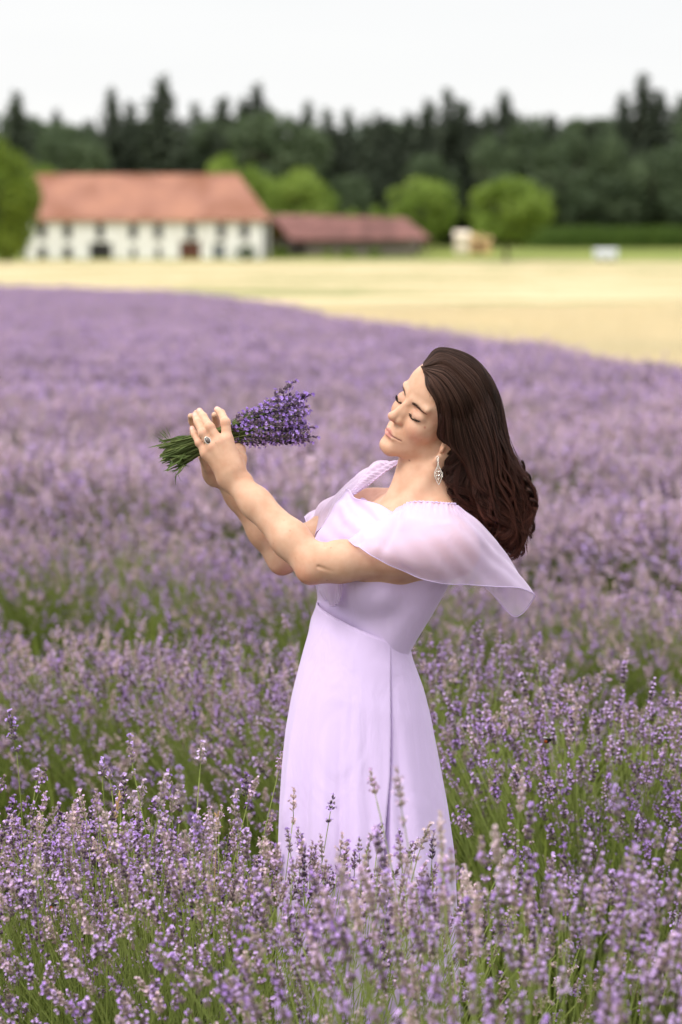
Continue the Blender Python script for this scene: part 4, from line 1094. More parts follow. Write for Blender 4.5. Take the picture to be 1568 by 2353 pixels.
# deep pleat on the near side where the overlapping panel opens
px_p = np.interp(yl * .5 + yr * .5, [1450, 1520, 1640, 1740, 1850, 1960, 2100, 2790], [895, 894, 895, 893, 884, 878, 872, 850])
cxp = (xl_ + xr2) / 2; hwp = (xr2 - xl_) / 2
cth = 2 * math.pi - np.arccos(np.clip((px_p - cxp) / hwp, -.95, .95))
d_ = (th[None] - cth[:, None] + math.pi) % (2 * math.pi) - math.pi
wp = np.interp(sv, [0, .05, .2, .26, .4, 1], [.004, .010, .022, .016, .085, .20])[:, None]
depthp = np.interp(sv, [0, .04, .12, .25, .45, 1], [0, .006, .016, .012, .030, .05])[:, None]
groove = np.where(d_ > 0, np.exp(-(d_ / wp) ** 2), np.exp(-(d_ / .012) ** 2))
dispR -= depthp * groove
dispR += np.interp(sv, [0, .05, 1], [0, .004, .006])[:, None] * np.where(d_ < 0, np.exp(d_ / .25), 0)
hip = .012 * np.exp(-((sv - .12) / .07) ** 2)[:, None] * np.exp(-(((th[None] - 3.6)) / .5) ** 2)
nrm_ = np.stack([ct, st_], -1)
Axu = Ax / aw[:, None]
ringv = Cn[:, None] + Axu[:, None] * (ct[None] * (aw[:, None] + dispR + .0015))[..., None] + np.array([0, 1.0, 0])[None, None] * (st_[None] * (bw[:, None] + dispR))[..., None]
# let the seam ring dip towards the camera side like the torso does
dip = tU[None] * 0
sk = link('skirt', npmesh('skirt', np.moveaxis(ringv, 0, 1).reshape(-1, 3), gridfaces(nth, nr, True), m_dress, True), dress)
s = sk.modifiers.new('thickness', 'SOLIDIFY'); s.thickness = .0015; s.offset = -1
mb = MB(); wp_ = ringv[0] + (ringv[0] - Cn[0]) * .004; v, f = tube(wp_[::4], .0014, 6, closed=True); mb.add(v, f); link('waist_seam', mb.mesh('waist_seam', m_dress, True), dress)

# ------------------------------------------------------------------ hair
def mat_hair(name, col, rough=.22, sheen=(.050, .029, .023)):
    m = bpy.data.materials.new(name); m.use_nodes = True; t = m.node_tree; t.nodes.clear()
    o = t.nodes.new('ShaderNodeOutputMaterial'); h = t.nodes.new('ShaderNodeBsdfHairPrincipled')
    h.parametrization = 'COLOR'; h.inputs['Color'].default_value = (*col, 1); h.inputs['Roughness'].default_value = rough; h.inputs['Radial Roughness'].default_value = .4
    hi = t.nodes.new('ShaderNodeHairInfo')
    rp = t.nodes.new('ShaderNodeValToRGB'); rp.color_ramp.elements[0].color = (*col, 1); rp.color_ramp.elements[1].color = (col[0] * 2.2, col[1] * 1.2, col[2] * 1.1, 1); rp.color_ramp.elements[0].position = .35
    t.links.new(hi.outputs['Intercept'], rp.inputs[0]); t.links.new(rp.outputs[0], h.inputs['Color'])
    g_ = t.nodes.new('ShaderNodeBsdfHair'); g_.component = 'Reflection'; g_.inputs['RoughnessU'].default_value = rough + .05; g_.inputs['RoughnessV'].default_value = .7
    r2 = t.nodes.new('ShaderNodeValToRGB'); r2.color_ramp.elements[0].color = (sheen[0] * .25, sheen[1] * .25, sheen[2] * .25, 1); r2.color_ramp.elements[1].color = (sheen[0] * 2.7, sheen[1] * 2.5, sheen[2] * 2.4, 1)
    r3 = t.nodes.new('ShaderNodeValToRGB'); r3.color_ramp.elements[0].color = (1.25, 1.25, 1.25, 1); r3.color_ramp.elements[1].color = (1.15, .72, .66, 1); e5 = r3.color_ramp.elements.new(.5); e5.color = (.6, .55, .55, 1)  # paints the sheen brighter at the roots and dimmer midway; tips reddish
    m5 = t.nodes.new('ShaderNodeMix'); m5.data_type = 'RGBA'; m5.blend_type = 'MULTIPLY'; m5.inputs['Factor'].default_value = 1
    t.links.new(hi.outputs['Intercept'], r3.inputs[0]); t.links.new(hi.outputs['Random'], r2.inputs[0]); t.links.new(r2.outputs[0], m5.inputs['A']); t.links.new(r3.outputs[0], m5.inputs['B']); t.links.new(m5.outputs['Result'], g_.inputs['Color'])
    mx_ = t.nodes.new('ShaderNodeMixShader'); mx_.inputs[0].default_value = .80
    t.links.new(h.outputs[0], mx_.inputs[1]); t.links.new(g_.outputs[0], mx_.inputs[2]); t.links.new(mx_.outputs[0], o.inputs[0]); return m
m_hair = mat_hair('dark_brown_hair', (0.0085, 0.0045, 0.004))
m_under = mat_noise('hair_underside', (0.010, 0.006, 0.005), (0.022, 0.012, 0.010), scale=60, rough=.7)

def strands(name, pts, r0, r1, mat, parent=None):
    """pts: (n, k, 3) world positions."""
    n, k, _ = pts.shape
    cd = bpy.data.hair_curves.new(name); cd.add_curves([k] * n)
    cd.attributes['position'].data.foreach_set('vector', np.asarray(pts, np.float32).ravel())
    rad = np.broadcast_to(np.interp(np.linspace(0, 1, k), [0, .6, 1], [r0, r0 * .9, r1])[None], (n, k))
    at = cd.attributes.get('radius') or cd.attributes.new('radius', 'FLOAT', 'POINT')
    at.data.foreach_set('value', np.asarray(rad, np.float32).ravel())
    cd.materials.append(mat)
    o = link(name, cd, parent or woman)
    if parent is None: o.location = tuple(-PB)
    return o

GU = np.array([
 [(981, 856), (981, 886), (1003, 924), (1010, 972), (1013, 1004), (1056, 1024), (1030, 1075), (1052, 1145), (1108, 1222), (1160, 1282)],
 [(979, 850), (1014, 876), (1042, 925), (1058, 980), (1072, 1035), (1092, 1095), (1118, 1150), (1146, 1200), (1170, 1240), (1182, 1284)],
 [(976, 844), (1028, 848), (1076, 905), (1100, 965), (1120, 1025), (1134, 1084), (1154, 1140), (1172, 1190), (1184, 1234), (1188, 1272)],
 [(974, 838), (1022, 818), (1086, 862), (1116, 920), (1130, 978), (1146, 1036), (1168, 1090), (1188, 1140), (1196, 1186), (1198, 1240)],
 [(976, 832), (1010, 800), (1078, 818), (1118, 864), (1140, 918), (1150, 980), (1162, 1040), (1186, 1096), (1204, 1150), (1204, 1214)],
], float)
NK = 44
GUf = catmull(GU, NK, 1)
lpar = np.linspace(0, 1, NK)
thick = np.interp(lpar, [0, .10, .25, .42, .6, .8, 1], [.030, .080, .092, .088, .074, .060, .045])
cenD = np.interp(lpar, [0, .10, .25, .42, .7, 1], [-.020, .006, .008, .008, -.005, -.015])
def hair_pos(s, t):
    """s across (0 face side, 1 crown side), t depth (-1 near, 1 far) -> (n, NK, 3) image coords."""
    n = len(s); u = s * 4; i = np.clip(u.astype(int), 0, 3); f = (u - i)[:, None, None]
    ext = np.concatenate([2 * GUf[:1] - GUf[1:2], GUf, 2 * GUf[-1:] - GUf[-2:-1]])
    a, b_, c, d = ext[i], ext[i + 1], ext[i + 2], ext[i + 3]
    xy = .5 * (2 * b_ + (c - a) * f + (2 * a - 5 * b_ + 4 * c - d) * f * f + (3 * b_ - a - 3 * c + d) * f ** 3)
    prof = np.sqrt(np.clip(1 - (2 * s - 1) ** 2 * .86, 0, 1))
    dep = cenD[None] + t[:, None] * thick[None] * prof[:, None]
    # the face-side edge lies on the near temple, not in the middle of the head
    dep = dep + (np.interp(lpar, [0, .12, .45, .62, 1], [0, -.030, -.040, -.01, 0])[None] * np.exp(-(s / .28) ** 2)[:, None]) * (t[:, None] < 0)
    # the far layer hangs further forward, behind the neck
    xy = xy - (np.interp(lpar, [0, .38, .50, .68, .85, 1], [0, 0, 40, 34, 10, 0])[None, :, None] * np.array([1.0, .1])[None, None]) * ((t > 0) * np.exp(-(s / .35) ** 2))[:, None, None]
    return np.concatenate([xy, dep[..., None]], -1)
rh = np.random.default_rng(21)
def head_only(P): return np.minimum(head_fn(P.astype(np.float32)), neck_fn(P))
def push_out(ip, t, clear):
    """Move points off the head along the line of depth."""
    shp = ip.shape[:2]; q = ip.reshape(-1, 3).copy(); sg = np.repeat(np.where(t < 0, -1.0, 1.0), shp[1]); cl = np.repeat(clear, shp[1])
    for _ in range(14):
        P = C(q[:, 0], q[:, 1], q[:, 2]); near = np.linalg.norm(P - hc, axis=1) < .19
        d = np.full(len(q), 1.0); d[near] = head_only(P[near]); m = d < cl
        if not m.any(): break
        q[m, 2] += sg[m] * np.maximum(cl[m] - d[m], .0015)
    q = q.reshape(ip.shape)
    for _ in range(22): q[:, 1:-1, 2] = (q[:, :-2, 2] + 2 * q[:, 1:-1, 2] + q[:, 2:, 2]) / 4
    return q

nc = 190
cs = rh.random(nc); ctp = np.where(rh.random(nc) < .70, -1, 1) * (1 - .5 * rh.random(nc) ** 1.4)
cph = rh.random(nc) * 6.283; cam_ = .5 + 1.2 * rh.random(nc); cfr = 2.0 + 1.6 * rh.random(nc); clift = rh.random(nc) ** 2; clen = .84 + .16 * rh.random(nc)
cwp = rh.random(nc) * 6.283
NS = 17000
ck = rh.integers(0, nc, NS)
s_ = np.clip(cs[ck] + rh.normal(0, .045, NS), 0.0, 1.0); t_ = np.clip(ctp[ck] + rh.normal(0, .12, NS), -1, 1)
base = hair_pos(s_, t_); cg = hair_pos(cs, ctp)[ck]
w = (smoothstep(.05, .72, lpar) * .90)[None, :, None]
ip = base * (1 - w) + cg * w
wv = smoothstep(.38, .88, lpar)[None]
ph = cph[ck][:, None] * 1.0 + 6.283 * cfr[ck][:, None] * lpar[None] ** 1.5 + rh.normal(0, .16, NS)[:, None]
amp = cam_[ck][:, None] * wv
ip[..., 0] += amp * 19 * np.cos(ph); ip[..., 1] += amp * 16 * np.sin(ph); ip[..., 2] += amp * .0110 * np.sin(ph + 1.2)
# slow waves through the whole length, shared by neighbouring locks
sl = 6.283 * (1.5 * lpar[None] + s_[:, None] * .9) + .7 * np.sin(cwp[ck])[:, None]
ip[..., 0] += 6.5 * np.sin(sl) * smoothstep(.12, .5, lpar)[None]; ip[..., 2] += .009 * np.cos(sl + 1) * smoothstep(.12, .5, lpar)[None]
# locks crossing one another on the crown
ip[..., 0] += (2.6 * np.sin(6.283 * (.8 * lpar[None]) + cwp[ck][:, None])) * smoothstep(.03, .3, lpar)[None]
ip[..., 0] -= (rh.random(NS) ** 2 * 7)[:, None] * np.exp(-lpar / .035)[None] * (s_ < .6)[:, None]
ip += rh.normal(0, 1, (NS, 1, 3)) * np.array([1.7, 1.7, .0017]) * (.35 + .5 * lpar)[None, :, None]
ln = clen[ck] * (.90 + .1 * rh.random(NS))
idx = lpar[None] * ln[:, None] * (NK - 1); i0 = np.clip(idx.astype(int), 0, NK - 2); fr = (idx - i0)[..., None]
rows = np.arange(NS)[:, None]; ip = ip[rows, i0] * (1 - fr) + ip[rows, i0 + 1] * fr
ip = push_out(ip, t_, .0022 + (.016 * clift[ck] + .003 * rh.random(NS)) * (1 - .7 * np.exp(-(s_ / .12) ** 2)))
hair = strands('hair', C(ip[..., 0], ip[..., 1], ip[..., 2]), .00036, .00010, m_hair)
# loose ringlets at the ends
CR = [(1196, 1080, 1228, 1160), (1180, 1085, 1224, 1196), (1186, 1110, 1222, 1222), (1170, 1120, 1212, 1236), (1160, 1150, 1192, 1262), (1150, 1160, 1180, 1284), (1168, 1150, 1204, 1232), (1200, 1060, 1224, 1128),
      (1140, 1165, 1166, 1268), (1176, 1130, 1196, 1272), (1192, 1095, 1218, 1180), (1156, 1130, 1186, 1228), (1130, 1150, 1150, 1250), (1188, 1140, 1214, 1212), (1172, 1090, 1206, 1170), (1146, 1120, 1170, 1210), (1204, 1100, 1232, 1176), (1164, 1170, 1190, 1280)]
RG = []
for q, (xa, ya, xb2, yb2) in enumerate(CR):
    n_ = 46; kk = np.linspace(0, 1, 40)[None]; p0 = rh.random() * 6.28; tn = 1.8 + 1.2 * rh.random(); am_ = (9 + 6 * rh.random()); dep0 = -.060 + .075 * rh.random()
    jit = rh.normal(0, 1, (n_, 3)); pj = p0 + rh.normal(0, .22, n_)[:, None]; A_ = am_ * (.05 + .85 * kk) * (1 - .25 * kk ** 4); phs = pj + 6.283 * tn * kk ** 1.2
    X_ = xa + (xb2 - xa) * kk + A_ * np.cos(phs) + jit[:, :1] * 1.6; Y_ = ya + (yb2 - ya) * kk + A_ * .55 * np.sin(phs) + jit[:, 1:2] * 1.6; Z_ = dep0 + .0075 * np.sin(phs) + jit[:, 2:] * .0013 + 0 * kk
    RG.append(C(X_, Y_, Z_))
strands('ringlet', np.concatenate(RG), .00036, .00012, m_hair, hair)
# stray hairs
nf = 480
s2 = np.clip(rh.normal(.75, .35, nf), 0, 1.0); t2 = np.where(rh.random(nf) < .7, -1, 1) * rh.random(nf)
ipf = hair_pos(s2, t2); k_ = rh.integers(0, 2, nf)
outw = np.where(rh.random(nf) < .8, 1, -.4)[:, None] * (5 + 24 * rh.random(nf) ** 1.7)[:, None] * smoothstep(.05, .9, lpar)[None]
ipf[..., 0] += outw * .8 + 5 * np.sin(6.28 * (1.5 * lpar[None] + rh.random(nf)[:, None])) * lpar[None]; ipf[..., 1] += -outw * .35 + 5 * np.sin(6.28 * (2 * lpar[None] + rh.random(nf)[:, None])) * lpar[None]
ipf = push_out(ipf, t2, np.full(nf, .004))
strands('stray_hair', C(ipf[..., 0], ipf[..., 1], ipf[..., 2]), .00042, .00018, m_hair, hair)
# fine short hairs that soften the hairline
nbh = 240; lp = rh.random(nbh) * .30; bx_ = np.interp(lp, lpar, GUf[0, :, 0]); by_ = np.interp(lp, lpar, GUf[0, :, 1]); kk = np.linspace(0, 1, 8)[None]
Lh = (6 + 12 * rh.random(nbh) ** 1.5)[:, None]; an = (rh.normal(0, .5, nbh) + np.interp(lp, [0, .1, .3], [-1.0, -.4, 1.2]))[:, None]
ipb = np.stack([bx_[:, None] + 5 - Lh * kk * np.cos(an) * .8 + 4 * kk ** 2, by_[:, None] + Lh * kk * np.sin(an) + 6 * kk ** 2, np.interp(lp, [0, .1, .3], [-.02, -.055, -.09])[:, None] + 0 * kk], -1)
ipb = push_out(ipb, np.full(nbh, -1.0), .0006 + .001 * rh.random(nbh))
strands('baby_hair', C(ipb[..., 0], ipb[..., 1], ipb[..., 2]), .00020, .00006, m_hair, hair)
# dense underside mass so that no light shines through
na = 40
SU = []
for j in range(na):
    a_ = j / na * 2 * math.pi; SU.append((.5 - .5 * math.cos(a_) * .90, math.sin(a_) * -.86))
SU = np.array(SU); um = hair_pos(SU[:, 0], SU[:, 1]); cc_ = um.mean(0)[None]
um = cc_ + (um - cc_) * np.array([.84, .84, .88])
um = um[:, 2:31]
Pm = C(um[..., 0], um[..., 1], um[..., 2])
nk_ = Pm.shape[1]
under = wl('hair_underside', npmesh('hair_underside', Pm.reshape(-1, 3), [gridfaces(na, nk_, True)[:, ::-1], np.arange(na)[None] * nk_, (np.arange(na)[None, ::-1]) * nk_ + nk_ - 1], m_under, True), hair)

# eyebrows and lashes (head-local millimetres)
m_brow = mat_hair('brow_hair', (0.05, 0.034, 0.027), .5, (.10, .07, .055)); m_lash = mat_hair('lash_hair', (0.006, 0.005, 0.006), .4, (.02, .02, .02))
def on_head(f, l, u, lift=.0003):
    """Nearest point on the skin for head-local coordinates."""
    P = H(np.atleast_1d(f)[:, None], np.atleast_1d(l)[:, None], np.atleast_1d(u)[:, None]) if False else NAS + (np.outer(f, hF) + np.outer(l, hL) + np.outer(u, hU)) * .001 * HS
    for _ in range(8):
        d = head_fn(P.astype(np.float32)); e_ = .0008
        gr = np.stack([head_fn((P + np.eye(3)[a_] * e_).astype(np.float32)) - head_fn((P - np.eye(3)[a_] * e_).astype(np.float32)) for a_ in range(3)], 1); gr /= np.linalg.norm(gr, axis=1)[:, None] + 1e-9
        P = P - gr * (d - lift)[:, None]
    return P, gr
for sgn in (1, -1):
    nb_ = 260; x = rh.random(nb_); l_ = 12 + 33 * x; u_ = 4.0 + 5.0 * np.sin(math.pi * x ** .8 * .75) - 3.5 * x + rh.normal(0, 1, nb_) * (2.0 * (1 - .75 * x))
    P0, g0 = on_head(np.full(nb_, -2.0) - 12 * x, sgn * l_, u_); dirl = hL * sgn; 
    tang = dirl[None] * (.75 + .25 * x)[:, None] + hU[None] * (.55 * (1 - x) - .35 * x)[:, None]
    tang -= g0 * (tang * g0).sum(1)[:, None]; tang /= np.linalg.norm(tang, axis=1)[:, None]
    k = np.linspace(0, 1, 5)[None, :, None]; Lb = (.0055 + .002 * rh.random(nb_))[:, None, None]
    pts = P0[:, None] + tang[:, None] * k * Lb + g0[:, None] * (.0009 * k * (1 - k) * 3 + .0002)
    strands('eyebrow', pts, .00018, .00007, m_brow)
    nl = 85; x = rh.random(nl); l_ = 18 + 27 * x; f_ = np.interp(x, [0, .45, 1], [-9, -2.0, -12]); u_ = np.interp(x, [0, .45, 1], [-16, -19.8, -15.4])
    P0, g0 = on_head(f_, sgn * l_, u_)
    dr_ = hF[None] * .9 - hU[None] * (.75 - .1 * x[:, None]) + hL[None] * sgn * ((x - .42) * 1.1)[:, None] + rh.normal(0, .09, (nl, 3))
    Lb = (.0044 + .0016 * rh.random(nl))[:, None, None]
    pts = P0[:, None] + dr_[:, None] * k * Lb + hU[None, None] * (k ** 2 * .0040)
    strands('eyelashes', pts, .00030, .00010, m_lash)

# earring: open metal drop with scrolls
m_metal, _, b_ = mat_new('silver', (.82, .76, .70), .22, .5); b_.inputs['Metallic'].default_value = 1
earring = empty('earring'); earring.parent = woman; earring.location = tuple(-PB)
EC = lambda x, y: C(x, y, -.082)
ex, ey = 1006.5, 1047.0
def eline(pts, r, name, n=30, closed=False):
    P = catmull(np.array([EC(ex + a, ey + b) for a, b in pts]), n); mb = MB(); v, f = tube(P, r, 6); mb.add(v, f)
    return link(name, mb.mesh(name, m_metal, True), earring)
for a, b, s in ((0, 4, 2.4), (0, 9, 2.0), (.3, 13.5, 1.6)):
    eline([(a + s * math.cos(q), b + s * 1.3 * math.sin(q)) for q in np.linspace(0, 6.283, 10)], .0007, 'link')
eline([(.5, 17), (-1.5, 26), (-7, 38), (-7.5, 45), (-4, 55), (2.5, 68)], .00075, 'outline')
eline([(.5, 17), (3, 26), (9, 38), (10.5, 44), (8, 54), (2.5, 68)], .00075, 'outline')
eline([(.6, 20), (.5, 30), (1.4, 42), (1.8, 60)], .0005, 'stem')
for sg in (-1, 1):
    for y0, s in ((33, 3.8), (41, 4.6), (50, 3.8)):
        eline([(1.2, y0 + 5), (1.2 + sg * s * .8, y0 + 2), (1.2 + sg * s * 1.3, y0 - 3), (1.2 + sg * s * .8, y0 - 5), (1.2 + sg * s * .35, y0 - 3)], .0005, 'scroll', 16)
    for y0 in (40, 44, 48): eline([(1.5 + sg * 8.3 + 1.6 * math.cos(q), y0 + 1.6 * math.sin(q)) for q in np.linspace(0, 6.283, 7)], .0004, 'scroll', 12)
# ring on the ring finger
rc = HN['ring'][1] * .30 + HN['ring'][2] * .70 + (HN['ring'][1] - HN['ring'][2]) * .22; ax_ = unit(HN['ring'][2] - HN['ring'][1]); a1 = unit(np.cross(ax_, FW)); a2 = np.cross(ax_, a1)
q_ = np.linspace(0, 6.283, 36, endpoint=False)
mb = MB(); v, f = tube(rc + .0096 * (np.cos(q_)[:, None] * a1 + np.sin(q_)[:, None] * a2), .0009, 7, closed=True); mb.add(v, f)
ring = wl('ring', mb.mesh('ring', m_metal, True))
m_stone, _, b_ = mat_new('smoky_stone', (.10, .07, .06), .08, .8)
sc_ = rc - FW * .0104; qq = np.linspace(0, 6.283, 24, endpoint=False)
def domem(cen, rx, ry, h_, up, ux, uy, mat, name):
    rows_ = []
    for k in range(6):
        c_ = math.cos(k / 5 * math.pi / 2); rows_.append(cen + (np.cos(qq)[:, None] * ux * rx + np.sin(qq)[:, None] * uy * ry) * max(c_, .03) + up * h_ * math.sin(k / 5 * math.pi / 2))
    return npmesh(name, np.moveaxis(np.array(rows_), 0, 1).reshape(-1, 3), gridfaces(24, 6, True), mat, True)
stn = wl('stone', domem(sc_, .0042, .0062, .0032, -FW, a1, ax_, m_stone, 'stone'), ring)
mb = MB(); v, f = tube(sc_ + np.cos(qq)[:, None] * a1 * .0048 + np.sin(qq)[:, None] * ax_ * .0069, .0010, 6, closed=True); mb.add(v, f); wl('setting', mb.mesh('setting', m_metal, True), ring)
print('woman done', round(_t.time() - _t0, 1))

# ================================================================== lavender
m_lav = mat_vcol('lavender', .7, .15, vary=.10, transl=.22)
CAL_D, CAL_L = np.array([.080, .045, .105]), np.array([.54, .43, .41])
TIP = np.array([.74, .60, .52]); FLO_A, FLO_B = np.array([.46, .29, .70]), np.array([.72, .56, .88])
STEM_A, STEM_B = np.array([.11, .165, .03]), np.array([.34, .40, .11])

def spike_template(r, lod):
    """Flower head about 5 cm long on +Z. Returns verts, tri faces, colour class (0 calyx dark..1 tip, 2 floret, 3 stem), per-vert value."""
    V = []; F = []; K = []; n = 0
    nw = int(r.integers(3, 6)); zs = [-.009] if r.random() < .55 else []
    zs += list(.008 + np.arange(nw) * .0076)
    for wi, z in enumerate(zs):
        last = wi == len(zs) - 1; nc_ = (9, 6, 4)[lod] - (2 if last and lod == 0 else 0); rad = .0076 * (1 - .30 * wi / len(zs)) * (.7 if z < 0 else 1)
        a0 = r.random() * 6.28
        for q in range(nc_):
            a = a0 + q * 6.283 / nc_ + r.normal(0, .2); el = R(35 + 40 * r.random() + (25 if last else 0))
            d = np.array([math.cos(a) * math.cos(el), math.sin(a) * math.cos(el), math.sin(el)])
            s = np.array([-math.sin(a), math.cos(a), 0]); u = np.cross(d, s)
            Lc = rad * (1.05 + .35 * r.random()); w = .0013 * (1, 1.5, 2.4)[lod]; o = np.array([0, 0, z + r.normal(0, .0012)])
            p0 = o + d * .001; p1 = o + d * Lc; m_ = o + d * Lc * .62
            V += [p0, m_ + s * w, m_ - s * w * .5 + u * w * .87, m_ - s * w * .5 - u * w * .87, p1]
            K += [0, 0, 0, 0, 1]
            F += [(n, n + 2, n + 1), (n, n + 3, n + 2), (n, n + 1, n + 3), (n + 4, n + 1, n + 2), (n + 4, n + 2, n + 3), (n + 4, n + 3, n + 1)]; n += 5
            if r.random() < (.25, .30, .32)[lod]:
                c = p1; e_ = unit(d + r.normal(0, .35, 3)); s2 = unit(np.cross(e_, r.normal(size=3))); u2 = np.cross(e_, s2); h = .0028 * (1, 1.15, 1.5)[lod]
                if lod == 0:
                    V += [c, c + e_ * h * .4 + s2 * h, c + e_ * h * .9 + s2 * h * .6 + u2 * h * .5, c + e_ * h * .7 + u2 * h, c + e_ * h * .9 - s2 * h * .6 + u2 * h * .4, c + e_ * h * .4 - s2 * h, c + e_ * h * .6 - u2 * h * .9]
                    K += [2] * 7; F += [(n, n + 1, n + 2), (n, n + 2, n + 3), (n, n + 3, n + 4), (n, n + 4, n + 5), (n, n + 5, n + 6), (n, n + 6, n + 1)]; n += 7
                else:
                    V += [c, c + e_ * h * .6 + s2 * h, c + e_ * h + u2 * h * .7, c + e_ * h * .6 - s2 * h]; K += [2] * 4; F += [(n, n + 1, n + 2), (n, n + 2, n + 3)]; n += 4
    # axis
    zt = zs[-1]
    for a in range(3): V += [(.0007 * math.cos(a * 2.1), .0007 * math.sin(a * 2.1), -.010), (.0005 * math.cos(a * 2.1), .0005 * math.sin(a * 2.1), zt)]; K += [3, 3]
    for a in range(3): b = (a + 1) % 3; F += [(n + 2 * a, n + 2 * b, n + 2 * b + 1), (n + 2 * a, n + 2 * b + 1, n + 2 * a + 1)]
    return np.array(V), np.array(F), np.array(K), zt
rl = np.random.default_rng(77)
TPL = [[spike_template(rl, lod) for _ in range(12)] for lod in range(3)]

def frame_of(d):
    d = unit(d); a = unit(np.cross(d, [0.3, .9, .1])); return np.stack([a, np.cross(d, a), d], 0)
def spike_cols(K, fresh, r, bright=1.0):
    cal = CAL_D * fresh + CAL_L * (1 - fresh); tip = cal * .35 + TIP * .65; flo = FLO_A + (FLO_B - FLO_A) * r.random()
    st = STEM_A + (STEM_B - STEM_A) * r.random(); a_ = min(1, fresh * 1.7 + .30); flo = flo * a_ + TIP * (1 - a_)
    c = np.stack([cal, tip, flo, st])[K]
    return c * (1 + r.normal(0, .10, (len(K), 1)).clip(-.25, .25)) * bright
def stalk(r, base, tip, lod, sag=.10, sc=1.0, fresh=None, stem_r=.0011, bright=1.0):
    """One stalk: bending stem and flower head; returns list of (v, f, c)."""
    base = np.asarray(base, float); tip = np.asarray(tip, float); d = tip - base; Ld = np.linalg.norm(d)
    ctrl = base + d * .55 + np.array([0, 0, 1]) * Ld * sag
    k = np.linspace(0, 1, (6, 4, 3)[lod])[:, None]
    p = base * (1 - k) ** 2 + 2 * ctrl * k * (1 - k) + tip * k ** 2
    v, f = tube(p, stem_r * (1, 1.2, 1.7)[lod] * np.linspace(1.1, .8, len(p)), 3, cap=False)
    f = f[0]; f = np.concatenate([f[:, [0, 1, 2]], f[:, [0, 2, 3]]])
    cst = STEM_A + (STEM_B - STEM_A) * (np.repeat(k[:, 0], 3)[:, None] * .7 + .3 * r.random())
    tv, tf, tk, zt = TPL[lod][int(r.integers(0, 12))]
    end = unit(tip - ctrl) + r.normal(0, .08, 3); M = frame_of(end)
    fr = np.clip(r.beta(.9, 1.5), 0, 1) if fresh is None else fresh
    sv_ = (tv * np.array([1, 1, 1]) * sc) @ M + tip
    return [(v, f, cst), (sv_, tf, spike_cols(tk, fr, r, bright))]

def foliage(r, n, H_, Rr, wide=.0032):
    """Narrow grey-green leaves and shoots of a bush."""
    az = r.random(n) * 6.283; th_ = np.abs(r.normal(0, .55, n)).clip(0, 1.25); L_ = H_ * (.55 + .5 * r.random(n))
    base = np.c_[r.normal(0, Rr * .42, (n, 2)), np.zeros(n)]
    d = np.stack([np.sin(th_) * np.cos(az), np.sin(th_) * np.sin(az), np.cos(th_)], -1); side = np.cross(d, r.normal(size=(n, 3))); side /= np.linalg.norm(side, axis=1)[:, None]
    s0 = r.random(n)[:, None] * .5
    p0 = base + d * L_[:, None] * s0; p1 = base + d * L_[:, None] * (s0 + .28) + np.array([0, 0, .01]); p2 = base + d * L_[:, None] * (s0 + .5) + r.normal(0, .012, (n, 3))
    w = wide * (.6 + .8 * r.random(n))[:, None]
    V = np.stack([p0 - side * w * .6, p0 + side * w * .6, p1 + side * w, p1 - side * w, p2], 1).reshape(-1, 3)
    o = np.arange(n)[:, None] * 5; F = np.concatenate([o + [0, 1, 2], o + [0, 2, 3], o + [3, 2, 4]])
    tone = r.random(n)[:, None] ** 1.3; c = np.array([.075, .115, .018]) * (1 - tone) + np.array([.36, .43, .09]) * tone
    dry = (r.random(n) < .10)[:, None]; c = np.where(dry, np.array([.26, .19, .10]) * (.5 + .8 * tone), c)
    return V, F, np.repeat(c, 5, 0)

BH, BR = .765, .60
def dome_tip(r, rnd=None):
    """Where a flower head sits on the bush's dome."""
    az = r.random() * 6.283; z_ = r.random() ** .40
    th_ = math.acos(z_) ; k = 1 + r.normal(0, .055) + (.08 * r.random() if r.random() < .2 else 0)
    e_ = np.array([math.sin(th_) * math.cos(az) * BR, math.sin(th_) * math.sin(az) * BR, .26 + (BH - .31) * math.cos(th_)]) * k
    return e_
def bush(seed, n, lod, nfol, sc, fa=.9, fb=1.5):
    r = np.random.default_rng(seed); mb = MB(); mf = MB()
    for _ in range(n):
        tip = dome_tip(r); base = np.array([tip[0] * .30, tip[1] * .30, .02]) + np.array([*r.normal(0, .05, 2), 0])
        for v, f, c in stalk(r, base, tip, lod, sag=.06 + .1 * r.random(), sc=sc * (.8 + .45 * r.random()), fresh=r.beta(fa, fb), bright=np.array([1.15, 1.10, 1.26]) if lod else np.array([1.04, 1.0, .98])): mb.add(v, f, c)  # mid and far colours raised: the distant field's brightness painted in
    mf.add(*foliage(r, nfol, .54, .46, (.0030, .0045, .008)[lod]))
    return mb, mf
print('lav start', round(_t.time() - _t0, 1))
NEAR = []; MID = []; FAR = []
for k in range(4):
    a, b = bush(500 + k, 500, 0, 3600, 1.12, *((.8, 1.9), (.8, 1.5), (1.3, .8), (1.6, .8))[k]); NEAR.append((a.mesh('flower_stalks', m_lav), b.mesh('foliage', m_lav)))
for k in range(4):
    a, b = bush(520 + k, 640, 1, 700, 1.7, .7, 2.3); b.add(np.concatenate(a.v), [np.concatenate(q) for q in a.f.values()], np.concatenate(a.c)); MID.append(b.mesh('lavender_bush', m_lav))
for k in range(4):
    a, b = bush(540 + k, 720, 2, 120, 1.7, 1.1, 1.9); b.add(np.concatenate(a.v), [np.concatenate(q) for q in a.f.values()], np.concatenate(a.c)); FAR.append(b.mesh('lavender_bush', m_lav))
print('bushes', round(_t.time() - _t0, 1))

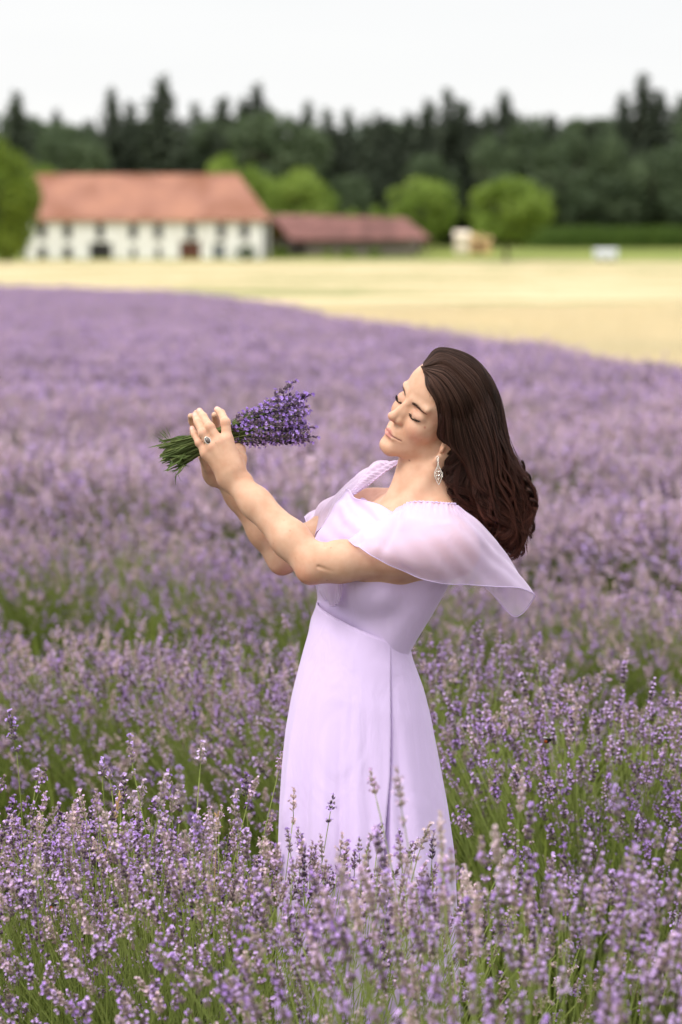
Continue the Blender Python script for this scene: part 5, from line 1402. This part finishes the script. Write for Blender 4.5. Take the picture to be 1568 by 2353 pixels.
# rows run from near right to far left
RD = unit(np.array([1, -.62, 0]))[:2]; RN = np.array([-RD[1], RD[0]]); RN = RN if RN[1] > 0 else -RN
ROW0 = np.array([-.07, 3.98]); SPC = 1.88; STEP = .40
def edge_side(p):
    """True on the lavender side of the field edge."""
    i = np.argmin(((EDGE - p) ** 2).sum(1)); i = min(max(i, 1), len(EDGE) - 2); tg = EDGE[i + 1] - EDGE[i - 1]; nl = np.array([-tg[1], tg[0]])
    return (p - EDGE[i]) @ nl > .25 * np.linalg.norm(nl)
spots = []; wider = []
for row in range(-1, 62):
    c0 = ROW0 + RN * SPC * row
    for j in range(-330, 260):
        p = c0 + RD * (j * STEP + rl.normal(0, .05)) + RN * rl.normal(0, .05)
        if p[1] < 2.6 or p[1] > 92 or abs(p[0]) > p[1] * .40 + 3: continue
        if not edge_side(p): continue
        if abs(p[0]) > p[1] * .150 + 1.1:
            if row >= 0: wider.append((p[0], p[1]))
            continue
        if row == -1: continue
        if p[1] < 3.0: continue
        if row == 0 and p[0] > -.05: p = np.array([p[0], p[1] - .62 * min(1, (p[0] + .05) / .5)])
        if row == 1 and p[0] > .1: p = np.array([p[0], p[1] - .50 * min(1, (p[0] - .1) / .6)])
        spots.append((p[1], row, p[0]))
spots.sort()
print('spots', len(spots))
SKC = np.array([C(850, 2100, 0)[0], 4.52])
ROWL = {0: 'bushy lavender in full bloom in the front row, before the skirt', 1: 'blooming lavender bush in the first row behind the woman', 2: 'lavender bush in the second row behind the woman', 3: 'softly blurred lavender bush in the third row behind the woman'}
npart = 0
def inview(x, y): return abs(x) < .145 * y
def rowlab(row, x, y):
    w_ = ('front row before the skirt', 'first row behind the woman', 'second row behind the woman', 'blurred third row behind the woman')[row]
    if not inview(x, y): return 'lavender bush of the %s, just outside the frame' % w_
    n_ = sum(1 for (yy, rr_, xx) in spots if rr_ == row and inview(xx, yy) and xx < x)
    return '%s lavender bush from the left frame edge in the %s' % (ORD[n_], w_)
SMALL = []
for k in range(12):
    mb = MB()
    for v, f, c in stalk(np.random.default_rng(600 + k), (0, 0, 0), (.10, 0, .50), 0, sc=1.15): mb.add(v, f, c)
    SMALL.append(mb.mesh('flower_stalk', m_lav))
nthing = 0; rest = []
def inst(name, me, parent, loc, rot=None, sc=1.0):
    o = link(name, me, parent, loc); 
    if rot is not None: o.rotation_euler = rot
    o.scale = (sc, sc, sc); return o
for y, row, x in spots:
    if (x - SKC[0]) ** 2 / .22 ** 2 + (y - SKC[1] - .06) ** 2 / .22 ** 2 < 1: continue
    if nthing >= 298: rest.append((x, y)); continue
    nthing += 1
    rz = rl.random() * 6.283; sc = .90 + .2 * rl.random(); szz = (1 + .22 * float(np.clip((x + .05) / .5, 0, 1))) if row == 0 else 1.0
    if row <= 2:
        k = int(rl.integers(2, 4)) if (row in (0, 1) and x > .2 and rl.random() < .75) or rl.random() < .25 else int(rl.integers(0, 2)); t_ = empty('lavender_bush', (x, y, .02), rz); t_.scale = (sc, sc, sc * szz)
        lab = rowlab(row, x, y)
        tag(t_, lab, 'lavender bush', 'lavender bushes of the front row' if row <= 0 else 'lavender bushes of row %s behind the woman' % ('one', 'two')[row - 1])
        o = link('flower_stalks', NEAR[k][0], t_); o['kind'] = 'stuff'
        o = link('foliage', NEAR[k][1], t_); o['kind'] = 'stuff'
        if row == 0 and npart < 290 and abs(x) < y * .16:
            for q in range(30):
                a = rl.random() * 6.283; 
                inst('flower_stalk', SMALL[int(rl.integers(0, 12))], t_, (rl.normal(0, .12), rl.normal(0, .12), .16 + .14 * rl.random()), (0, 0, a), .85 + .3 * rl.random()); npart += 1
    else:
        o = link('lavender_bush', MID[int(rl.integers(0, 4))] if y < 18 else FAR[int(rl.integers(0, 4))], None, (x, y, .02)); o.rotation_euler = (0, 0, rz); w5 = 1.14 if y < 18 else 1.32; o.scale = (sc * w5, sc * w5, sc if y < 18 else .98 + (sc - 1) * .3)
        tag(o, rowlab(3, x, y) if row == 3 else ('blurred lavender bush in the middle distance behind the woman' if y < 18 else 'strongly blurred lavender bush far down the field'), 'lavender bush',
            'lavender bushes of the third row' if row == 3 else ('lavender bushes in the middle distance' if y < 18 else 'lavender bushes far down the field'))
    last_far = y
print('things', nthing, 'rest', len(rest), 'parts', npart, 'reach', last_far)
rest = np.array(rest + wider)
src = link('lavender_bush', FAR[0], None, (float(rest[0, 0]), float(rest[0, 1]), .02)); tag(src, 'strongly blurred lavender bush far down the field', 'lavender bush', 'lavender bushes far down the field')
P = np.c_[rest[1:], np.full(len(rest) - 1, .02)]
lf = gn_scatter('lavender_field', src, P, rl.random(len(P)) * 6.28, .98 + .06 * rl.random(len(P))); tag(lf, 'far part of the lavender field, rows melting into a purple haze', 'lavender field')

# single stalks that stand out above the front row
def lone(px, py, dd, bx, bd, sc, label, fresh=None):
    tip = C(px, py + 14, dd); base = np.array([bx if bx is not None else tip[0] + .03, tip[1] + bd, .30]); mb = MB()
    r_ = np.random.default_rng(int(px * 7 + py)); parts = stalk(r_, base, tip, 0, sag=.02, sc=sc, fresh=fresh)
    o = empty('lavender_stalk', tuple(base)); tag(o, label, 'lavender stalk')
    for nm, (v, f, c) in zip(('stem', 'flower_head'), parts):
        mb = MB(); mb.add(v - base, f, c); link(nm, mb.mesh(nm, m_lav), o)
    return o
lone(758, 1862, -.22, C(640, 2250, -.3)[0], -.05, 1.25, 'dark lavender stalk leaning right across the lower skirt', .95)
lone(692, 1945, -.26, None, .03, 1.2, 'faded lavender stalk upright before the left edge of the skirt', .3)
lone(922, 1940, -.30, None, .03, 1.2, 'thin dark lavender stalk upright before the pleat of the skirt', .9)
lone(992, 1975, -.33, None, .03, 1.3, 'dark purple lavender stalk before the right part of the skirt', 1.0)
lone(826, 1955, -.30, None, .02, 1.1, 'small lavender stalk before the middle of the skirt', .5)
lone(38, 1700, .05, None, .05, 1.5, 'tall lavender stalk standing highest at the left frame edge', .8)
lone(236, 1785, -.05, None, .05, 1.5, 'tall lavender stalk with light violet florets, left of the dried grass ear', .6)
lone(392, 1812, -.08, None, .05, 1.5, 'tall lavender stalk with pale florets in front of the dark gap', .4)
#lone(470, 1812, -.10, None, .05, 1.4, 'bright lavender stalk with open florets right of the dark gap', .3)
lone(566, 1830, -.12, None, .03, 1.4, 'dark lavender stalk nearest to the left edge of the skirt', .9)
#lone(594, 1832, -.13, None, .03, 1.4, 'dark lavender stalk, second of the pair left of the skirt', .8)
lone(1120, 2000, -.55, None, .03, 1.3, 'blurred purple lavender stalk right of the skirt in the front row', .9)
lone(1195, 2040, -.60, None, .03, 1.3, 'blurred lavender stalk standing over the dark gap at the right', .8)

# dried grass ears and bumblebees
m_dry = mat_noise('dry_grass', (.50, .33, .15), (.66, .48, .26), scale=40)
def ear(px, py, dd, lean, label):
    tip = C(px, py, dd); base = tip + np.array([-lean, 0, -.35]); r_ = np.random.default_rng(int(px)); mb = MB()
    p = np.array([base, (base + tip) / 2 + np.array([-lean * .2, 0, .02]), tip]); v, f = tube(catmull(p, 10), .0008, 4); mb.add(v, f)
    o = link('grass_ear', mb.mesh('stem', m_dry)); tag(o, label, 'grass ear'); d = unit(tip - p[1])
    hb = MB()
    for k in range(26):
        c = tip - d * .0035 * (k / 2); s = unit(d + r_.normal(0, .35, 3)); v, f = tube(np.array([c, c + s * .007, c + s * .012]), [.0006, .0014, .0003], 4); hb.add(v, f)
    link('seed_head', hb.mesh('seed_head', m_dry), o); return o
ear(275, 1830, -.05, .05, 'golden dry grass ear leaning right among the lavender at the left')
ear(500, 1875, -.08, .01, 'reddish dry grass ear standing in front of the dark gap')
m_bee, _, _ = mat_new('bee_fur', (.012, .010, .010), .95, .1); m_bo = mat_new('orange_fur', (.22, .05, .012), .9, .1)[0]; m_wing = mat_new('bee_wing', (.35, .33, .33), .2, .4)[0]
def bee(px, py, dd, label, rz):
    o = empty('bumblebee', tuple(C(px, py, dd)), rz); tag(o, label, 'bumblebee')
    def blob(c, r_, mat, nm):
        u = np.linspace(0, math.pi, 9); w_ = np.linspace(0, 2 * math.pi, 13)[:-1]; V = np.array([[c[0] + r_[0] * math.cos(a), c[1] + r_[1] * math.sin(a) * math.cos(b), c[2] + r_[2] * math.sin(a) * math.sin(b)] for b in w_ for a in u])
        link(nm, npmesh(nm, V, gridfaces(12, 9, True), mat, True), o)
    blob((0, 0, 0), (.0055, .0048, .0046), m_bee, 'thorax'); blob((-.009, 0, -.001), (.0070, .0055, .0052), m_bee, 'abdomen'); blob((.0065, 0, -.001), (.0028, .0028, .0026), m_bee, 'head')
    blob((-.0145, 0, -.0015), (.0028, .0040, .0038), m_bo, 'tail')
    for s in (-1, 1):
        mb = MB(); mb.add(np.array([(0, s * .002, .004), (-.003, s * .009, .006), (-.010, s * .010, .006), (-.012, s * .004, .0055)]), np.array([(0, 1, 2, 3)])); link('wing', mb.mesh('wing', m_wing), o)
bee(1262, 1700, .55, 'black bumblebee on a flower right of the skirt, highest of the three', 1.0)
bee(1338, 2032, .28, 'black bumblebee sitting low in the right lavender row', .3)
bee(1360, 2088, .26, 'black bumblebee with orange tail just above the front row at the right', 2.0)
bee(124, 2080, -.35, 'dark bumblebee in the blurred lavender at the left', 1.4)

# ------------------------------------------------------------------ the bunch in her hands
bq_ = empty('lavender_bouquet', tuple(C(500, 1005, 0))); BQL = -np.array(bq_.location)
tag(bq_, 'bunch of cut lavender with green stems held up in both hands', 'bouquet')
rb_ = np.random.default_rng(9)
TIES = C(505, 1003, -.008)
axb = unit(C(690, 955, .0) - C(375, 1045, .0)); upb = unit(np.cross(FW, axb) if np.cross(FW, axb)[2] > 0 else -np.cross(FW, axb))
m_cut = m_lav
for k in range(155):
    a = rb_.random() * 6.283; rr_ = math.sqrt(rb_.random()); cx, cy = rr_ * math.cos(a), rr_ * math.sin(a)
    if rr_ > .8: cx, cy = cx * .85, cy * .85
    mid = TIES + upb * (cx * .0185) + FW * cy * .0165
    s = -(.075 + .042 * rb_.random()); tail = TIES + axb * s + upb * (cx * .027 - .008 + rb_.normal(0, .004)) + FW * cy * .024
    e0 = .026 + .096 * rb_.random() ** .95
    spread = .017 + .033 * e0 / .12
    tip = TIES + axb * e0 + upb * (cx * spread - e0 * .02 + rb_.normal(0, .0035)) + FW * cy * spread * .8
    kk = np.linspace(0, 1, 9); pp = catmull(np.array([tail, mid, tip]), 9)
    v, f = tube(pp, .00115, 4); cst = np.array([.085, .115, .035]) + np.array([.15, .16, .06]) * rb_.random() ** 1.5
    mb = MB(); mb.add(v + BQL, f, np.tile(cst, (len(v), 1))); st_o = link('stem', mb.mesh('stem', m_cut, True), bq_)
    tv, tf, tk, zt = TPL[0][int(rb_.integers(0, 12))]; M = frame_of(unit(tip - mid) + axb * .35 + rb_.normal(0, .10, 3)); fr = rb_.beta(3.2, 1.0)
    cc_ = spike_cols(tk, fr, rb_, .95) * np.array([.86, .78, 1.0]); mb = MB(); mb.add(tv * (1.15 + .3 * rb_.random()) @ M + tip + BQL, tf, cc_); link('flower_head', mb.mesh('flower_head', m_cut), st_o)
for k in range(70):
    c = TIES + axb * (-.10 + .045 * rb_.random()) + upb * (rb_.normal(0, .016) - .008) + FW * (rb_.normal(0, .014) - .008)
    d = unit(-axb + rb_.normal(0, .42, 3)); L_ = .018 + .026 * rb_.random(); w = .0016; s = unit(np.cross(d, FW + rb_.normal(0, .3, 3)))
    if k < 6: d = unit(-axb * .3 + upb * 1.0 + rb_.normal(0, .25, 3)); c = TIES - axb * (.080 + .02 * rb_.random()) + upb * .018; L_ = .03
    if k in (6, 7): d = unit(-upb + rb_.normal(0, .2, 3)); c = TIES - axb * .095 - upb * .038; L_ = .028
    V = np.array([c, c + d * L_ * .5 + s * w + FW * -.002, c + d * L_ + s * .001, c + d * L_ * .5 - s * w]) + BQL
    mb = MB(); g_ = np.array([.075, .125, .035]) + np.array([.12, .12, .05]) * rb_.random(); mb.add(V, np.array([(0, 1, 2), (0, 2, 3)]), np.tile(g_, (4, 1))); link('leaf', mb.mesh('leaf', m_cut), bq_)

# ------------------------------------------------------------------ low grass between the rows
v_, f_, c_ = blades(420, .20, .004, .22, (.050, .085, .018), (.15, .20, .045), lean=.8)
gsrc = link('grass', npmesh('grass', v_, f_, m_blade, col=c_)); gp0 = ROW0 + RN * SPC * .5 + RD * .9; gsrc.location = (float(gp0[0]), float(gp0[1]), .02); tag(gsrc, 'low weedy grass growing between the lavender rows', 'grass', kind='stuff')
P = []
for row in range(-1, 14):
    for j in range(-60, 60):
        if rl.random() < .35: continue
        p = ROW0 + RN * (SPC * (row + .5) + rl.normal(0, .14)) + RD * (j * .3 + rl.normal(0, .08))
        if p[1] > 2.6 and abs(p[0]) < p[1] * .15 + 1 and edge_side(p) and (p[0] - SKC[0]) ** 2 + (p[1] - SKC[1]) ** 2 > .1: P.append((p[0], p[1], .02))
g_ = gn_scatter('grass', gsrc, P, rl.random(len(P)) * 6.28, .6 + .7 * rl.random(len(P))); tag(g_, 'low weedy grass growing between the lavender rows', 'grass')
print('script', round(_t.time() - _t0, 1), 'objects', len(bpy.data.objects))
